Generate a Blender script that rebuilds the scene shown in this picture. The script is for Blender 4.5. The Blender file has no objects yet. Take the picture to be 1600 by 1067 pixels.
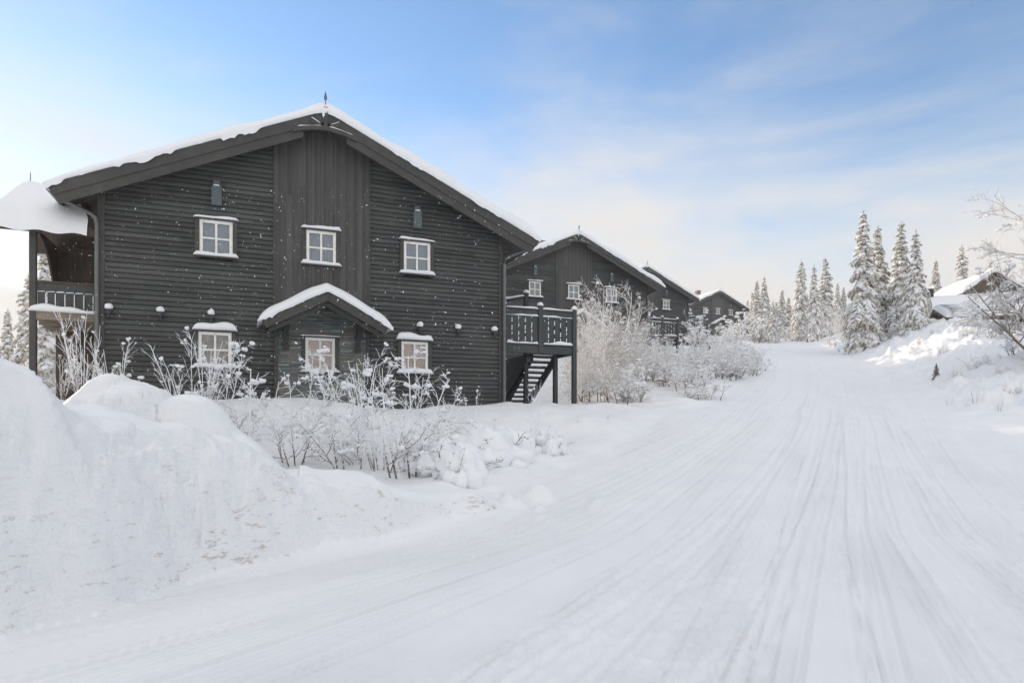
import bpy, math, random
import numpy as np
R = math.radians
C = bpy.context.scene.collection
F = 1020.0                       # focal length in photo pixels
CAMZ = 1.6
TH = math.atan(F/2520)
SUN_AZ, SUN_EL = R(-47), R(8)

# ------------------------------------------------------------------ materials
def newmat(name):
    m = bpy.data.materials.new(name); m.use_nodes = True
    nt = m.node_tree; b = nt.nodes['Principled BSDF']
    return m, nt, b
def N(nt, t, **kw):
    n = nt.nodes.new(t)
    for k, v in kw.items():
        if k in n.inputs: n.inputs[k].default_value = v
        else: setattr(n, k, v)
    return n
def L(nt, a, b): nt.links.new(a, b)
def ramp(nt, fac, stops):
    r = nt.nodes.new('ShaderNodeValToRGB'); e = r.color_ramp.elements
    while len(e) < len(stops): e.new(0.5)
    for x, (p, c) in zip(e, stops):
        x.position = p; x.color = (*c, 1) if len(c) == 3 else c
    L(nt, fac, r.inputs[0]); return r
def coords(nt, scale=(1,1,1), kind='Object'):
    t = nt.nodes.new('ShaderNodeTexCoord'); mp = nt.nodes.new('ShaderNodeMapping')
    mp.inputs['Scale'].default_value = scale
    L(nt, t.outputs[kind], mp.inputs[0]); return mp.outputs[0]
def noise(nt, vec, scale, detail=4, rough=.55):
    n = N(nt, 'ShaderNodeTexNoise', Scale=scale, Detail=detail, Roughness=rough)
    L(nt, vec, n.inputs['Vector']); return n.outputs[0]
def bump(nt, h, b, strength=.5, dist=.02, prev=None):
    n = N(nt, 'ShaderNodeBump', Strength=strength, Distance=dist)
    L(nt, h, n.inputs['Height'])
    if prev: L(nt, prev, n.inputs['Normal'])
    if b: L(nt, n.outputs[0], b.inputs['Normal'])
    return n.outputs[0]

def snow_mat(name, kind):
    m, nt, b = newmat(name)
    b.inputs['Roughness'].default_value = .62
    b.inputs['Specular IOR Level'].default_value = .3
    v = coords(nt)
    n1 = noise(nt, v, 1.3, 5)
    col = ramp(nt, n1, [(.3, (.86,.875,.895)), (.7, (.90,.91,.925))]).outputs[0]
    if kind == 'bank':
        # grit and old road dirt caught in the ploughed face
        vs = coords(nt, (1.2,1.2,3.2))
        d0 = noise(nt, v, 1.1, 3); d2 = noise(nt, vs, 5.5, 8, .75)
        da = N(nt, 'ShaderNodeMath', operation='MULTIPLY_ADD'); L(nt, d0, da.inputs[0]); da.inputs[1].default_value = .5; L(nt, d2, da.inputs[2]); d1 = da.outputs[0]
        dr = ramp(nt, d1, [(.82, (0,0,0)), (.90, (1,1,1))]).outputs[0]
        sx = nt.nodes.new('ShaderNodeSeparateXYZ'); g = nt.nodes.new('ShaderNodeNewGeometry')
        L(nt, g.outputs['Position'], sx.inputs[0])
        zr = N(nt, 'ShaderNodeMapRange'); L(nt, sx.outputs[2], zr.inputs[0])
        zr.inputs[1].default_value = 1.35; zr.inputs[2].default_value = .75
        nz = nt.nodes.new('ShaderNodeSeparateXYZ'); L(nt, g.outputs['True Normal'], nz.inputs[0])
        ns = N(nt, 'ShaderNodeMapRange'); L(nt, nz.outputs[2], ns.inputs[0])
        ns.inputs[1].default_value = .93; ns.inputs[2].default_value = .75
        mu = N(nt, 'ShaderNodeMath', operation='MULTIPLY'); L(nt, zr.outputs[0], mu.inputs[0]); L(nt, dr, mu.inputs[1])
        mu2 = N(nt, 'ShaderNodeMath', operation='MULTIPLY'); L(nt, mu.outputs[0], mu2.inputs[0]); L(nt, ns.outputs[0], mu2.inputs[1])
        mu3 = N(nt, 'ShaderNodeMath', operation='MULTIPLY'); L(nt, mu2.outputs[0], mu3.inputs[0]); mu3.inputs[1].default_value = .6
        mx = N(nt, 'ShaderNodeMix', data_type='RGBA'); L(nt, mu3.outputs[0], mx.inputs['Factor'])
        L(nt, col, mx.inputs[6]); mx.inputs[7].default_value = (.42,.33,.26,1)
        col = mx.outputs[2]
        vv = coords(nt, (1.6,1.6,.55))
        def fm_(h):
            q = N(nt, 'ShaderNodeMath', operation='MULTIPLY'); L(nt, h, q.inputs[0]); L(nt, ns.outputs[0], q.inputs[1]); return q.outputs[0]
        p = bump(nt, fm_(noise(nt, vv, 3.0, 8, .66)), None, 1, .055)
        p = bump(nt, fm_(noise(nt, coords(nt, (1,1,4)), 3.5, 6, .6)), None, 1, .030, p)
        bump(nt, noise(nt, v, 38, 5, .75), b, 1, .004, p)
    elif kind == 'road':
        uv = coords(nt, (1,1,1), 'UV')
        def sc(s):
            mp = nt.nodes.new('ShaderNodeMapping'); mp.inputs['Scale'].default_value = s
            L(nt, uv, mp.inputs[0]); return mp.outputs[0]
        st = noise(nt, sc((9,.35,1)), 1.0, 7, .65)
        st2 = noise(nt, sc((34,.8,1)), 1.0, 4, .6)
        ch = noise(nt, v, 7, 8, .75)
        msk = ramp(nt, noise(nt, sc((1.1,.22,1)), 1.0, 3), [(.44,(0,0,0)),(.58,(1,1,1))]).outputs[0]
        cm = N(nt, 'ShaderNodeMath', operation='MULTIPLY'); L(nt, ch, cm.inputs[0]); L(nt, msk, cm.inputs[1])
        p = bump(nt, st, None, 1, .005)
        p = bump(nt, cm.outputs[0], None, 1, .020, p)
        # groomer corduroy, worn away in patches
        cor = N(nt, 'ShaderNodeTexWave', Scale=5.5, Distortion=.4); cor.bands_direction = 'X'
        L(nt, uv, cor.inputs['Vector'])
        mk = ramp(nt, noise(nt, sc((.5,.12,1)), 1.0, 2), [(.5,(0,0,0)),(.62,(1,1,1))]).outputs[0]
        cc = N(nt, 'ShaderNodeMath', operation='MULTIPLY'); L(nt, cor.outputs[1], cc.inputs[0]); L(nt, mk, cc.inputs[1])
        p = bump(nt, cc.outputs[0], None, 1, .004, p)
        bump(nt, noise(nt, v, 45, 4, .75), b, 1, .006, p)
    elif kind == 'ground':
        p = bump(nt, noise(nt, v, 2.2, 6, .6), None, 1, .07)
        bump(nt, noise(nt, v, 40, 4, .7), b, 1, .006, p)
    else:
        p = bump(nt, noise(nt, v, 6, 5, .6), None, .35, .03)
        bump(nt, noise(nt, v, 50, 3, .7), b, .2, .006, p)
    L(nt, col, b.inputs['Base Color'])
    return m

def wood_mat(name, c0, c1, grain=(2,2,40), rows=False, rough=.6, frost=0):
    m, nt, b = newmat(name)
    v = coords(nt, grain)
    n = noise(nt, v, 1.6, 6, .6)
    col = ramp(nt, n, [(.3, c0), (.72, c1)]).outputs[0]
    if rows:
        t = nt.nodes.new('ShaderNodeTexCoord'); s = nt.nodes.new('ShaderNodeSeparateXYZ'); L(nt, t.outputs['Object'], s.inputs[0])
        ax, pitch = rows
        d = N(nt, 'ShaderNodeMath', operation='DIVIDE'); L(nt, s.outputs[ax], d.inputs[0]); d.inputs[1].default_value = pitch
        fl = N(nt, 'ShaderNodeMath', operation='FLOOR'); L(nt, d.outputs[0], fl.inputs[0])
        oth = N(nt, 'ShaderNodeMath', operation='MULTIPLY_ADD'); L(nt, s.outputs[0 if ax == 2 else 2], oth.inputs[0]); oth.inputs[1].default_value = .28
        ms = N(nt, 'ShaderNodeMath', operation='MULTIPLY'); L(nt, fl.outputs[0], ms.inputs[0]); ms.inputs[1].default_value = 7.31
        L(nt, ms.outputs[0], oth.inputs[2])
        f2 = N(nt, 'ShaderNodeMath', operation='FLOOR'); L(nt, oth.outputs[0], f2.inputs[0])
        cb = nt.nodes.new('ShaderNodeCombineXYZ'); L(nt, fl.outputs[0], cb.inputs[0]); L(nt, f2.outputs[0], cb.inputs[1])
        w = nt.nodes.new('ShaderNodeTexWhiteNoise'); w.noise_dimensions = '3D'; L(nt, cb.outputs[0], w.inputs['Vector'])
        mr = N(nt, 'ShaderNodeMapRange'); L(nt, w.outputs[0], mr.inputs[0]); mr.inputs[3].default_value = .74; mr.inputs[4].default_value = 1.26
        vm = N(nt, 'ShaderNodeVectorMath', operation='SCALE'); L(nt, col, vm.inputs[0]); L(nt, mr.outputs[0], vm.inputs['Scale'])
        col = vm.outputs[0]
    # large weathering patches + frost dust
    vb = coords(nt)
    wn = ramp(nt, noise(nt, vb, .8, 5), [(.3, (.85,.85,.85)), (.75, (1.22,1.2,1.16))]).outputs[0]
    mm = N(nt, 'ShaderNodeMix', data_type='RGBA'); mm.blend_type = 'MULTIPLY'; mm.inputs[0].default_value = 1
    L(nt, col, mm.inputs[6]); L(nt, wn, mm.inputs[7]); col = mm.outputs[2]
    if frost:
        fr = ramp(nt, noise(nt, vb, 26, 6, .75), [(.62-frost, (0,0,0)), (.80-frost, (1,1,1))]).outputs[0]
        f3 = N(nt, 'ShaderNodeMath', operation='MULTIPLY'); L(nt, fr, f3.inputs[0]); f3.inputs[1].default_value = .45
        mx = N(nt, 'ShaderNodeMix', data_type='RGBA'); L(nt, f3.outputs[0], mx.inputs[0]); L(nt, col, mx.inputs[6]); mx.inputs[7].default_value = (.7,.72,.75,1)
        col = mx.outputs[2]
    L(nt, col, b.inputs['Base Color'])
    b.inputs['Roughness'].default_value = rough
    b.inputs['Specular IOR Level'].default_value = .35
    bump(nt, n, b, .25, .004)
    return m

def frost_mat(name, bark, white, bias, crumb=30):
    """twigs: rime on most of the surface, bark showing through below"""
    m, nt, b = newmat(name)
    g = nt.nodes.new('ShaderNodeNewGeometry'); s = nt.nodes.new('ShaderNodeSeparateXYZ'); L(nt, g.outputs['Normal'], s.inputs[0])
    n = noise(nt, coords(nt), crumb, 3, .7)
    a = N(nt, 'ShaderNodeMath', operation='MULTIPLY_ADD'); L(nt, s.outputs[2], a.inputs[0]); a.inputs[1].default_value = .35; L(nt, n, a.inputs[2])
    t_ = nt.nodes.new('ShaderNodeTexCoord'); s2 = nt.nodes.new('ShaderNodeSeparateXYZ'); L(nt, t_.outputs['Object'], s2.inputs[0])
    lo = N(nt, 'ShaderNodeMapRange'); L(nt, s2.outputs[2], lo.inputs[0]); lo.inputs[1].default_value = .15; lo.inputs[2].default_value = .75; lo.inputs[3].default_value = -.30 if 'needle' not in name else 0; lo.inputs[4].default_value = 0
    a2 = N(nt, 'ShaderNodeMath', operation='ADD'); L(nt, a.outputs[0], a2.inputs[0]); L(nt, lo.outputs[0], a2.inputs[1]); a = a2
    r = ramp(nt, a.outputs[0], [(max(0, .5-bias-.08), bark), (min(1, .5-bias+.08), white)])
    L(nt, r.outputs[0], b.inputs['Base Color']); b.inputs['Roughness'].default_value = .8
    b.inputs['Specular IOR Level'].default_value = .2
    return m

def plain(name, c, rough=.5, metal=0):
    m, nt, b = newmat(name)
    n = noise(nt, coords(nt), 9, 5)
    r = ramp(nt, n, [(.3, tuple(x*.86 for x in c)), (.7, tuple(min(1, x*1.1) for x in c))])
    L(nt, r.outputs[0], b.inputs['Base Color']); b.inputs['Roughness'].default_value = rough; b.inputs['Metallic'].default_value = metal
    return m

def stone_mat():
    m, nt, b = newmat('slate_ledge_stone')
    t = nt.nodes.new('ShaderNodeTexCoord'); s = nt.nodes.new('ShaderNodeSeparateXYZ'); L(nt, t.outputs['Object'], s.inputs[0])
    cb = nt.nodes.new('ShaderNodeCombineXYZ'); L(nt, s.outputs[0], cb.inputs[0]); L(nt, s.outputs[2], cb.inputs[1])
    br = N(nt, 'ShaderNodeTexBrick', Scale=1.0); br.inputs['Brick Width'].default_value = .26; br.inputs['Row Height'].default_value = .036
    br.inputs['Mortar Size'].default_value = .004; br.offset = .37; br.squash = 1.6; br.squash_frequency = 3
    br.inputs['Color1'].default_value = (.0,.0,.0,1); br.inputs['Color2'].default_value = (1,1,1,1); br.inputs['Mortar'].default_value = (.3,.3,.3,1)
    L(nt, cb.outputs[0], br.inputs[0])
    c = ramp(nt, br.outputs[0], [(0, (.04,.055,.058)), (.35, (.12,.16,.165)), (.6, (.20,.21,.19)), (.8, (.19,.14,.10)), (1, (.36,.40,.40))])
    pn = ramp(nt, noise(nt, coords(nt), 2.2, 4), [(.35, (.75,.85,.9)), (.7, (1.25,1.1,.95))])
    mm = N(nt, 'ShaderNodeMix', data_type='RGBA'); mm.blend_type = 'MULTIPLY'; mm.inputs[0].default_value = 1
    L(nt, c.outputs[0], mm.inputs[6]); L(nt, pn.outputs[0], mm.inputs[7])
    vz = coords(nt, (1,1,5))
    fr = ramp(nt, noise(nt, vz, 7, 4, .7), [(.66, (0,0,0)), (.74, (.8,.8,.8))])
    mx = N(nt, 'ShaderNodeMix', data_type='RGBA'); L(nt, fr.outputs[0], mx.inputs[0]); L(nt, mm.outputs[2], mx.inputs[6]); mx.inputs[7].default_value = (.45,.47,.5,1)
    L(nt, mx.outputs[2], b.inputs['Base Color']); b.inputs['Roughness'].default_value = .55
    inv = N(nt, 'ShaderNodeMath', operation='SUBTRACT'); inv.inputs[0].default_value = 1; L(nt, br.outputs['Fac'], inv.inputs[1])
    p = bump(nt, inv.outputs[0], None, .8, .01)
    bump(nt, br.outputs[0], b, .6, .008, p)
    return m

def glass_mat():
    m, nt, b = newmat('window_glass')
    tr = N(nt, 'ShaderNodeBsdfTransparent', Color=(.9,.93,.95,1)); gl = N(nt, 'ShaderNodeBsdfGlossy', Roughness=.03)
    fr = N(nt, 'ShaderNodeFresnel', IOR=1.55); mx = nt.nodes.new('ShaderNodeMixShader')
    a = N(nt, 'ShaderNodeMath', operation='MULTIPLY_ADD'); L(nt, fr.outputs[0], a.inputs[0]); a.inputs[1].default_value = 1.6; a.inputs[2].default_value = .05
    L(nt, a.outputs[0], mx.inputs[0]); L(nt, tr.outputs[0], mx.inputs[1]); L(nt, gl.outputs[0], mx.inputs[2])
    L(nt, mx.outputs[0], nt.nodes['Material Output'].inputs[0]); return m

def curtain_refl_mat(name, c0, c1, sc, stripes=True):
    m, nt, b = newmat(name)
    n = noise(nt, coords(nt, sc), 1, 5, .6)
    r = ramp(nt, n, [(.35, c0), (.68, c1)])
    L(nt, r.outputs[0], b.inputs['Base Color']); b.inputs['Roughness'].default_value = .9
    return m

M = dict(
    snow=snow_mat('snow', 'plain'), bank=snow_mat('ploughed_snow', 'bank'), road=snow_mat('groomed_snow', 'road'), ground=snow_mat('fresh_snow', 'ground'),
    clad=wood_mat('dark_cladding', (.052,.055,.055), (.076,.079,.077), (1.2,2,26), rows=(2, .12), frost=-.08),
    panel=wood_mat('brown_panel', (.064,.062,.060), (.086,.082,.079), (26,2,1.2), rows=(0, .11), frost=-.1),
    trim=wood_mat('dark_trim', (.050,.050,.048), (.074,.073,.068), (3,3,3), frost=-.06),
    deck=wood_mat('green_black_trim', (.046,.052,.054), (.070,.076,.076), (14,3,2), frost=-.02),
    brown=wood_mat('brown_stain', (.055,.040,.030), (.095,.07,.055), (12,12,1), rows=(0, .12)),
    raw=wood_mat('raw_timber', (.20,.17,.135), (.30,.26,.21), (3,3,12), rough=.8),
    log=wood_mat('cabin_log', (.11,.085,.06), (.20,.16,.12), (2,2,20), rows=(2,.2), rough=.8, frost=.02),
    stone=stone_mat(), white=plain('white_paint', (.84,.83,.78), .45), glass=glass_mat(),
    teal=plain('teal_box', (.085,.115,.12), .5), metal=plain('pipe_metal', (.14,.15,.15), .35, .3), black=plain('black_metal', (.03,.03,.032), .5),
    copper=plain('verdigris', (.10,.17,.18), .5, .2), brick=plain('chimney_render', (.22,.17,.13), .9),
    cur_blue=curtain_refl_mat('net_curtain', (.20,.235,.30), (.33,.37,.45), (30,3,1.2)),  # net curtain, with the pane's blue sky reflection put into its colour
    refl_pink=curtain_refl_mat('rosy_sky_reflection', (.88,.50,.36), (.92,.58,.44), (2,2,2)),  # rosy sky reflection of the lower panes, painted on the sheet behind
    refl_brown=curtain_refl_mat('brown_brush_reflection', (.12,.08,.06), (.62,.44,.33), (5,5,5)),  # brush reflected in the lower left pane, painted as brown noise
    bark=plain('bark', (.09,.07,.055), .9),
    frost=frost_mat('rimed_twig', (.13,.095,.07), (.86,.87,.89), .24),
    frost2=frost_mat('rimed_birch', (.17,.125,.10), (.86,.85,.84), .21, 45),
    frost3=frost_mat('rimed_birch_tree', (.20,.15,.12), (.80,.77,.74), .07, 45),
    needle_dark=frost_mat('dark_needles', (.045,.05,.032), (.5,.48,.42), -.12, 9),
    needle=frost_mat('rimed_needles', (.085,.075,.048), (.74,.69,.60), .20, 9),
)

# ------------------------------------------------------------------ mesh helper
def snoise3(p, seed):
    a = p*1.0
    return (math.sin(a[0]*1.7+seed*1.3)*math.cos(a[1]*2.3-seed)+math.sin(a[2]*2.9+a[0]*1.1+seed*.7)*.5+math.sin(a[1]*5.1+a[0]*3.3+seed)*.3)/1.8

class MB:
    def __init__(s): s.v = []; s.f = []
    def add(s, vs, fs):
        o = len(s.v); s.v += [tuple(map(float, p)) for p in vs]; s.f += [tuple(i+o for i in f) for f in fs]; return s
    def box(s, x0, x1, y0, y1, z0, z1):
        return s.add([(x0,y0,z0),(x1,y0,z0),(x1,y1,z0),(x0,y1,z0),(x0,y0,z1),(x1,y0,z1),(x1,y1,z1),(x0,y1,z1)],
                     [(0,3,2,1),(4,5,6,7),(0,1,5,4),(1,2,6,5),(2,3,7,6),(3,0,4,7)])
    def prism(s, poly, y0, y1):          # polygon in (x,z), counter-clockwise seen from -y
        n = len(poly)
        vs = [(x,y0,z) for x,z in poly]+[(x,y1,z) for x,z in poly]
        fs = [tuple(range(n)), tuple(range(2*n-1, n-1, -1))]+[(i, n+i, n+(i+1)%n, (i+1)%n) for i in range(n)]
        return s.add(vs, fs)
    def xprism(s, poly, x0, x1):         # polygon in (y,z)
        n = len(poly)
        vs = [(x0,y,z) for y,z in poly]+[(x1,y,z) for y,z in poly]
        fs = [tuple(range(n-1,-1,-1)), tuple(range(n, 2*n))]+[(i, (i+1)%n, n+(i+1)%n, n+i) for i in range(n)]
        return s.add(vs, fs)
    def tube(s, pts, rad, n=8):
        pts = [np.array(p, float) for p in pts]
        if not hasattr(rad, '__len__'): rad = [rad]*len(pts)
        o = len(s.v); rings = []
        for i, p in enumerate(pts):
            d = pts[min(i+1, len(pts)-1)]-pts[max(i-1, 0)]; d = d/(np.linalg.norm(d)+1e-9)
            a = np.cross(d, (0,0,1) if abs(d[2]) < .9 else (1,0,0)); a /= np.linalg.norm(a)+1e-9; b = np.cross(a, d)
            for k in range(n):
                t = 2*math.pi*k/n; s.v.append(tuple(p+rad[i]*(math.cos(t)*a+math.sin(t)*b)))
        for i in range(len(pts)-1):
            for k in range(n): s.f.append((o+i*n+k, o+i*n+(k+1)%n, o+(i+1)*n+(k+1)%n, o+(i+1)*n+k))
        s.f.append(tuple(o+k for k in range(n-1,-1,-1))); s.f.append(tuple(o+(len(pts)-1)*n+k for k in range(n)))
        return s
    def lump(s, c, r, seed=0, nu=12, nv=8, amp=.18, zmin=-1e9):
        """rounded irregular snow lump"""
        o = len(s.v); c = np.array(c, float)
        for j in range(nv+1):
            ph = math.pi*j/nv
            for i in range(nu):
                t = 2*math.pi*i/nu; d = np.array((math.sin(ph)*math.cos(t), math.sin(ph)*math.sin(t), math.cos(ph)))
                k = 1+amp*snoise3(d*1.6, seed)
                p = c+d*np.array(r)*k; p[2] = max(p[2], zmin); s.v.append(tuple(p))
        for j in range(nv):
            for i in range(nu): s.f.append((o+j*nu+i, o+(j+1)*nu+i, o+(j+1)*nu+(i+1)%nu, o+j*nu+(i+1)%nu))
        return s
    def ridge(s, p0, p1, w, h, seed=0, n=14, amp=.25, sag=0.0, up=(0,0,1), taper=True):
        """snow lying along a rail / sill from p0 to p1: half-round top, noisy thickness"""
        p0 = np.array(p0, float); p1 = np.array(p1, float); d = p1-p0; ln = np.linalg.norm(d); d /= ln
        up = np.array(up, float); side = np.cross(d, up); side /= np.linalg.norm(side); o = len(s.v); m = 8
        for i in range(n+1):
            t = i/n; e = min(t, 1-t)*ln
            k = math.sqrt(max(0.0, 1-(1-min(1, e/(h*.8)))**2)) if taper else 1
            k = .25+.75*k
            hh = h*k*(1+amp*math.sin(t*ln*4.1+seed*2.1)+amp*.5*math.sin(t*ln*11.3+seed*5.7)); ww = w*(.8+.2*k)*(1+amp*.3*math.sin(t*ln*7+seed))
            q = p0+d*(t*ln)
            for j in range(m):
                a = 2*math.pi*j/m; cs, sn = math.cos(a), math.sin(a)
                zz = (sn*.5+.5)*hh if sn > 0 else (sn*.5+.5)*hh-sag*abs(sn)
                s.v.append(tuple(q+side*(ww/2*math.copysign(abs(cs)**.75, cs))+up*zz))
        for i in range(n):
            for j in range(m): s.f.append((o+i*m+j, o+i*m+(j+1)%m, o+(i+1)*m+(j+1)%m, o+(i+1)*m+j))
        s.f.append(tuple(o+j for j in range(m-1,-1,-1))); s.f.append(tuple(o+n*m+j for j in range(m)))
        return s
    def build(s, name, mat, parent=None, smooth=False, bevel=0):
        me = bpy.data.meshes.new(name); me.from_pydata(s.v, [], s.f); me.materials.append(mat)
        if smooth: me.polygons.foreach_set('use_smooth', [True]*len(me.polygons))
        me.update()
        o = bpy.data.objects.new(name, me); C.objects.link(o)
        if parent: o.parent = parent
        if bevel:
            b = o.modifiers.new('Bevel', 'BEVEL'); b.width = bevel; b.segments = 2; b.limit_method = 'ANGLE'
        return o
def empty(name, loc=(0,0,0), rz=0):
    o = bpy.data.objects.new(name, None); C.objects.link(o); o.location = loc; o.rotation_euler[2] = rz; return o
def tag(o, label=None, cat=None, group=None, kind=None):
    if label: o['label'] = label
    if cat: o['category'] = cat
    if group: o['group'] = group
    if kind: o['kind'] = kind
    return o
def copy_tree(o, parent=None):
    c = o.copy(); C.objects.link(c); c.parent = parent
    for ch in list(o.children): copy_tree(ch, c)
    return c

# ------------------------------------------------------------------ terrain
rng = np.random.RandomState(5)
PERM = rng.rand(256, 256)
def vn(x, y):
    xi = np.floor(x).astype(int); yi = np.floor(y).astype(int); fx = x-xi; fy = y-yi
    fx = fx*fx*(3-2*fx); fy = fy*fy*(3-2*fy)
    a = PERM[xi%256, yi%256]; b = PERM[(xi+1)%256, yi%256]; c = PERM[xi%256, (yi+1)%256]; d = PERM[(xi+1)%256, (yi+1)%256]
    return (a*(1-fx)+b*fx)*(1-fy)+(c*(1-fx)+d*fx)*fy-.5
def fbm(x, y, o=4):
    s = 0; a = 1.0
    for i in range(o): s = s+a*vn(x*2**i+i*17.3, y*2**i+i*9.1); a *= .5
    return s
def sm(a, b, x):
    t = np.clip((x-a)/(b-a), 0, 1); return t*t*(3-2*t)
PY = [-60,-10,0,4,8,12,16,19,22,26,38,60,82,104,118,140,200,420]
PZ = [-3.,-.3,0,.02,.25,.78,1.5,2.02,2.36,2.95,5.05,8.55,11.9,15.2,16.5,16.6,13,4]
_yy = np.arange(-60, 420, .5); _zz = np.interp(_yy, PY, PZ); _k = np.hanning(9); _k /= _k.sum()
_zz = np.convolve(np.pad(_zz, 4, 'edge'), _k, 'valid')
def base(Y): return np.interp(Y, _yy, _zz)
def rl(Y): return np.interp(Y, [-30,0,5,8.4,12,19.5,33,50,70,85,104,130], [-30,-14,-4.6,-.9,1.2,5.7,12.3,17.9,26,33.5,42,54])
def rr(Y): return np.interp(Y, [-30,0,14,19.5,29,45,62,75,85,104,130], [4,8,11.2,13,17,23.8,29.8,34.5,39,47,60])
HOUSES = [(-4.888,16.87,2.1,TH),(3.61,37.97,5.21,TH),(12.11,60.12,8.68,R(22)),(32.75,103.8,15.38,R(21.6))]
EDGE = np.array([(2.5,9.9),(0.2,9.0),(-.75,8.35),(-1.2,7.85),(-2.0,7.3),(-2.5,6.7),(-2.97,6.0),(-3.1,5.3),(-3.62,4.62),(-6,3.4),(-10,2.4),(-18,1.0)])
EH =   np.array([0,.0,.18,.36,.68,1.22,1.62,1.85,2.0,2.1,2.1,1.9])
def bank(X, Y):
    """signed distance inside the ploughed edge and height of the heap"""
    best = np.full(X.shape, 1e9); hh = np.zeros(X.shape); sg = np.zeros(X.shape)
    for i in range(len(EDGE)-1):
        a, b = EDGE[i], EDGE[i+1]; d = b-a; l2 = d@d
        t = np.clip(((X-a[0])*d[0]+(Y-a[1])*d[1])/l2, 0, 1)
        dx = X-(a[0]+t*d[0]); dy = Y-(a[1]+t*d[1]); ds = np.hypot(dx, dy)
        cr = d[0]*dy-d[1]*dx
        m = ds < best; best = np.where(m, ds, best); hh = np.where(m, EH[i]*(1-t)+EH[i+1]*t, hh); sg = np.where(m, np.where(cr < 0, 1, -1), sg)
    dd = best*sg+fbm(X*.9, Y*.9, 3)*.24
    w = .9+.55*hh
    tt = np.clip(dd/(.75+.50*hh), 0, 1); prof = (1-(1-tt)**2.3)*sm(-.05, .40, dd)
    prof = prof*(1-sm(w*1.15, w*1.15+1.9, dd))
    h = hh*prof*(1+.10*fbm(X*.9+3, Y*.9, 3))
    def mound(cx, cy, rx, ry, H, rot=0, p=2.0):
        c, s = math.cos(rot), math.sin(rot); u = ((X-cx)*c+(Y-cy)*s)/rx; v = (-(X-cx)*s+(Y-cy)*c)/ry
        r = np.sqrt(u*u+v*v)*(1+.22*fbm(X*1.3+cx, Y*1.3, 3))
        return H*np.clip(1-r**p, 0, 1)**.8
    for mdef in [(-6.0,9.9,1.3,1.3,2.0,0,3.0),(-6.15,9.9,.75,.8,2.12,0,2.6),(-6.9,8.1,1.9,1.2,2.2,.2,2.4),(-7.4,9.6,1.6,1.2,1.85,0,2),(-4.25,8.5,1.15,.9,1.72,-.35,2.3),(-3.75,8.55,1.2,.75,1.22,-.5,2),(-9.5,8.8,2.3,1.8,2.3,0,2)]:
        g = mound(*mdef); k = .10
        h = np.where(g > 0, .5*(h+g+np.sqrt((h-g)**2+k*k)-k*(1)), h)
    h = np.where(h > .12, h+(.05*fbm(X*3.1, Y*3.1, 3)-.10*np.abs(fbm(X*1.1+5, Y*1.1, 2)))*sm(.12, .5, h), h)
    # chunky layered face
    face = sm(.02, .3, dd)*(1-sm(.6, 1.1, dd))*sm(.3, 1, hh)
    h = h+face*(.17*np.abs(fbm(X*3.2, Y*3.2, 4))-.03)+face*.075*fbm(X*8, Y*8, 4)+face*.034*np.sin(h*17+fbm(X*1.3, Y*1.3, 3)*9)*sm(-.1,.2,fbm(X*.8+2, Y*.8, 2))
    return np.maximum(h, 0)
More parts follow.
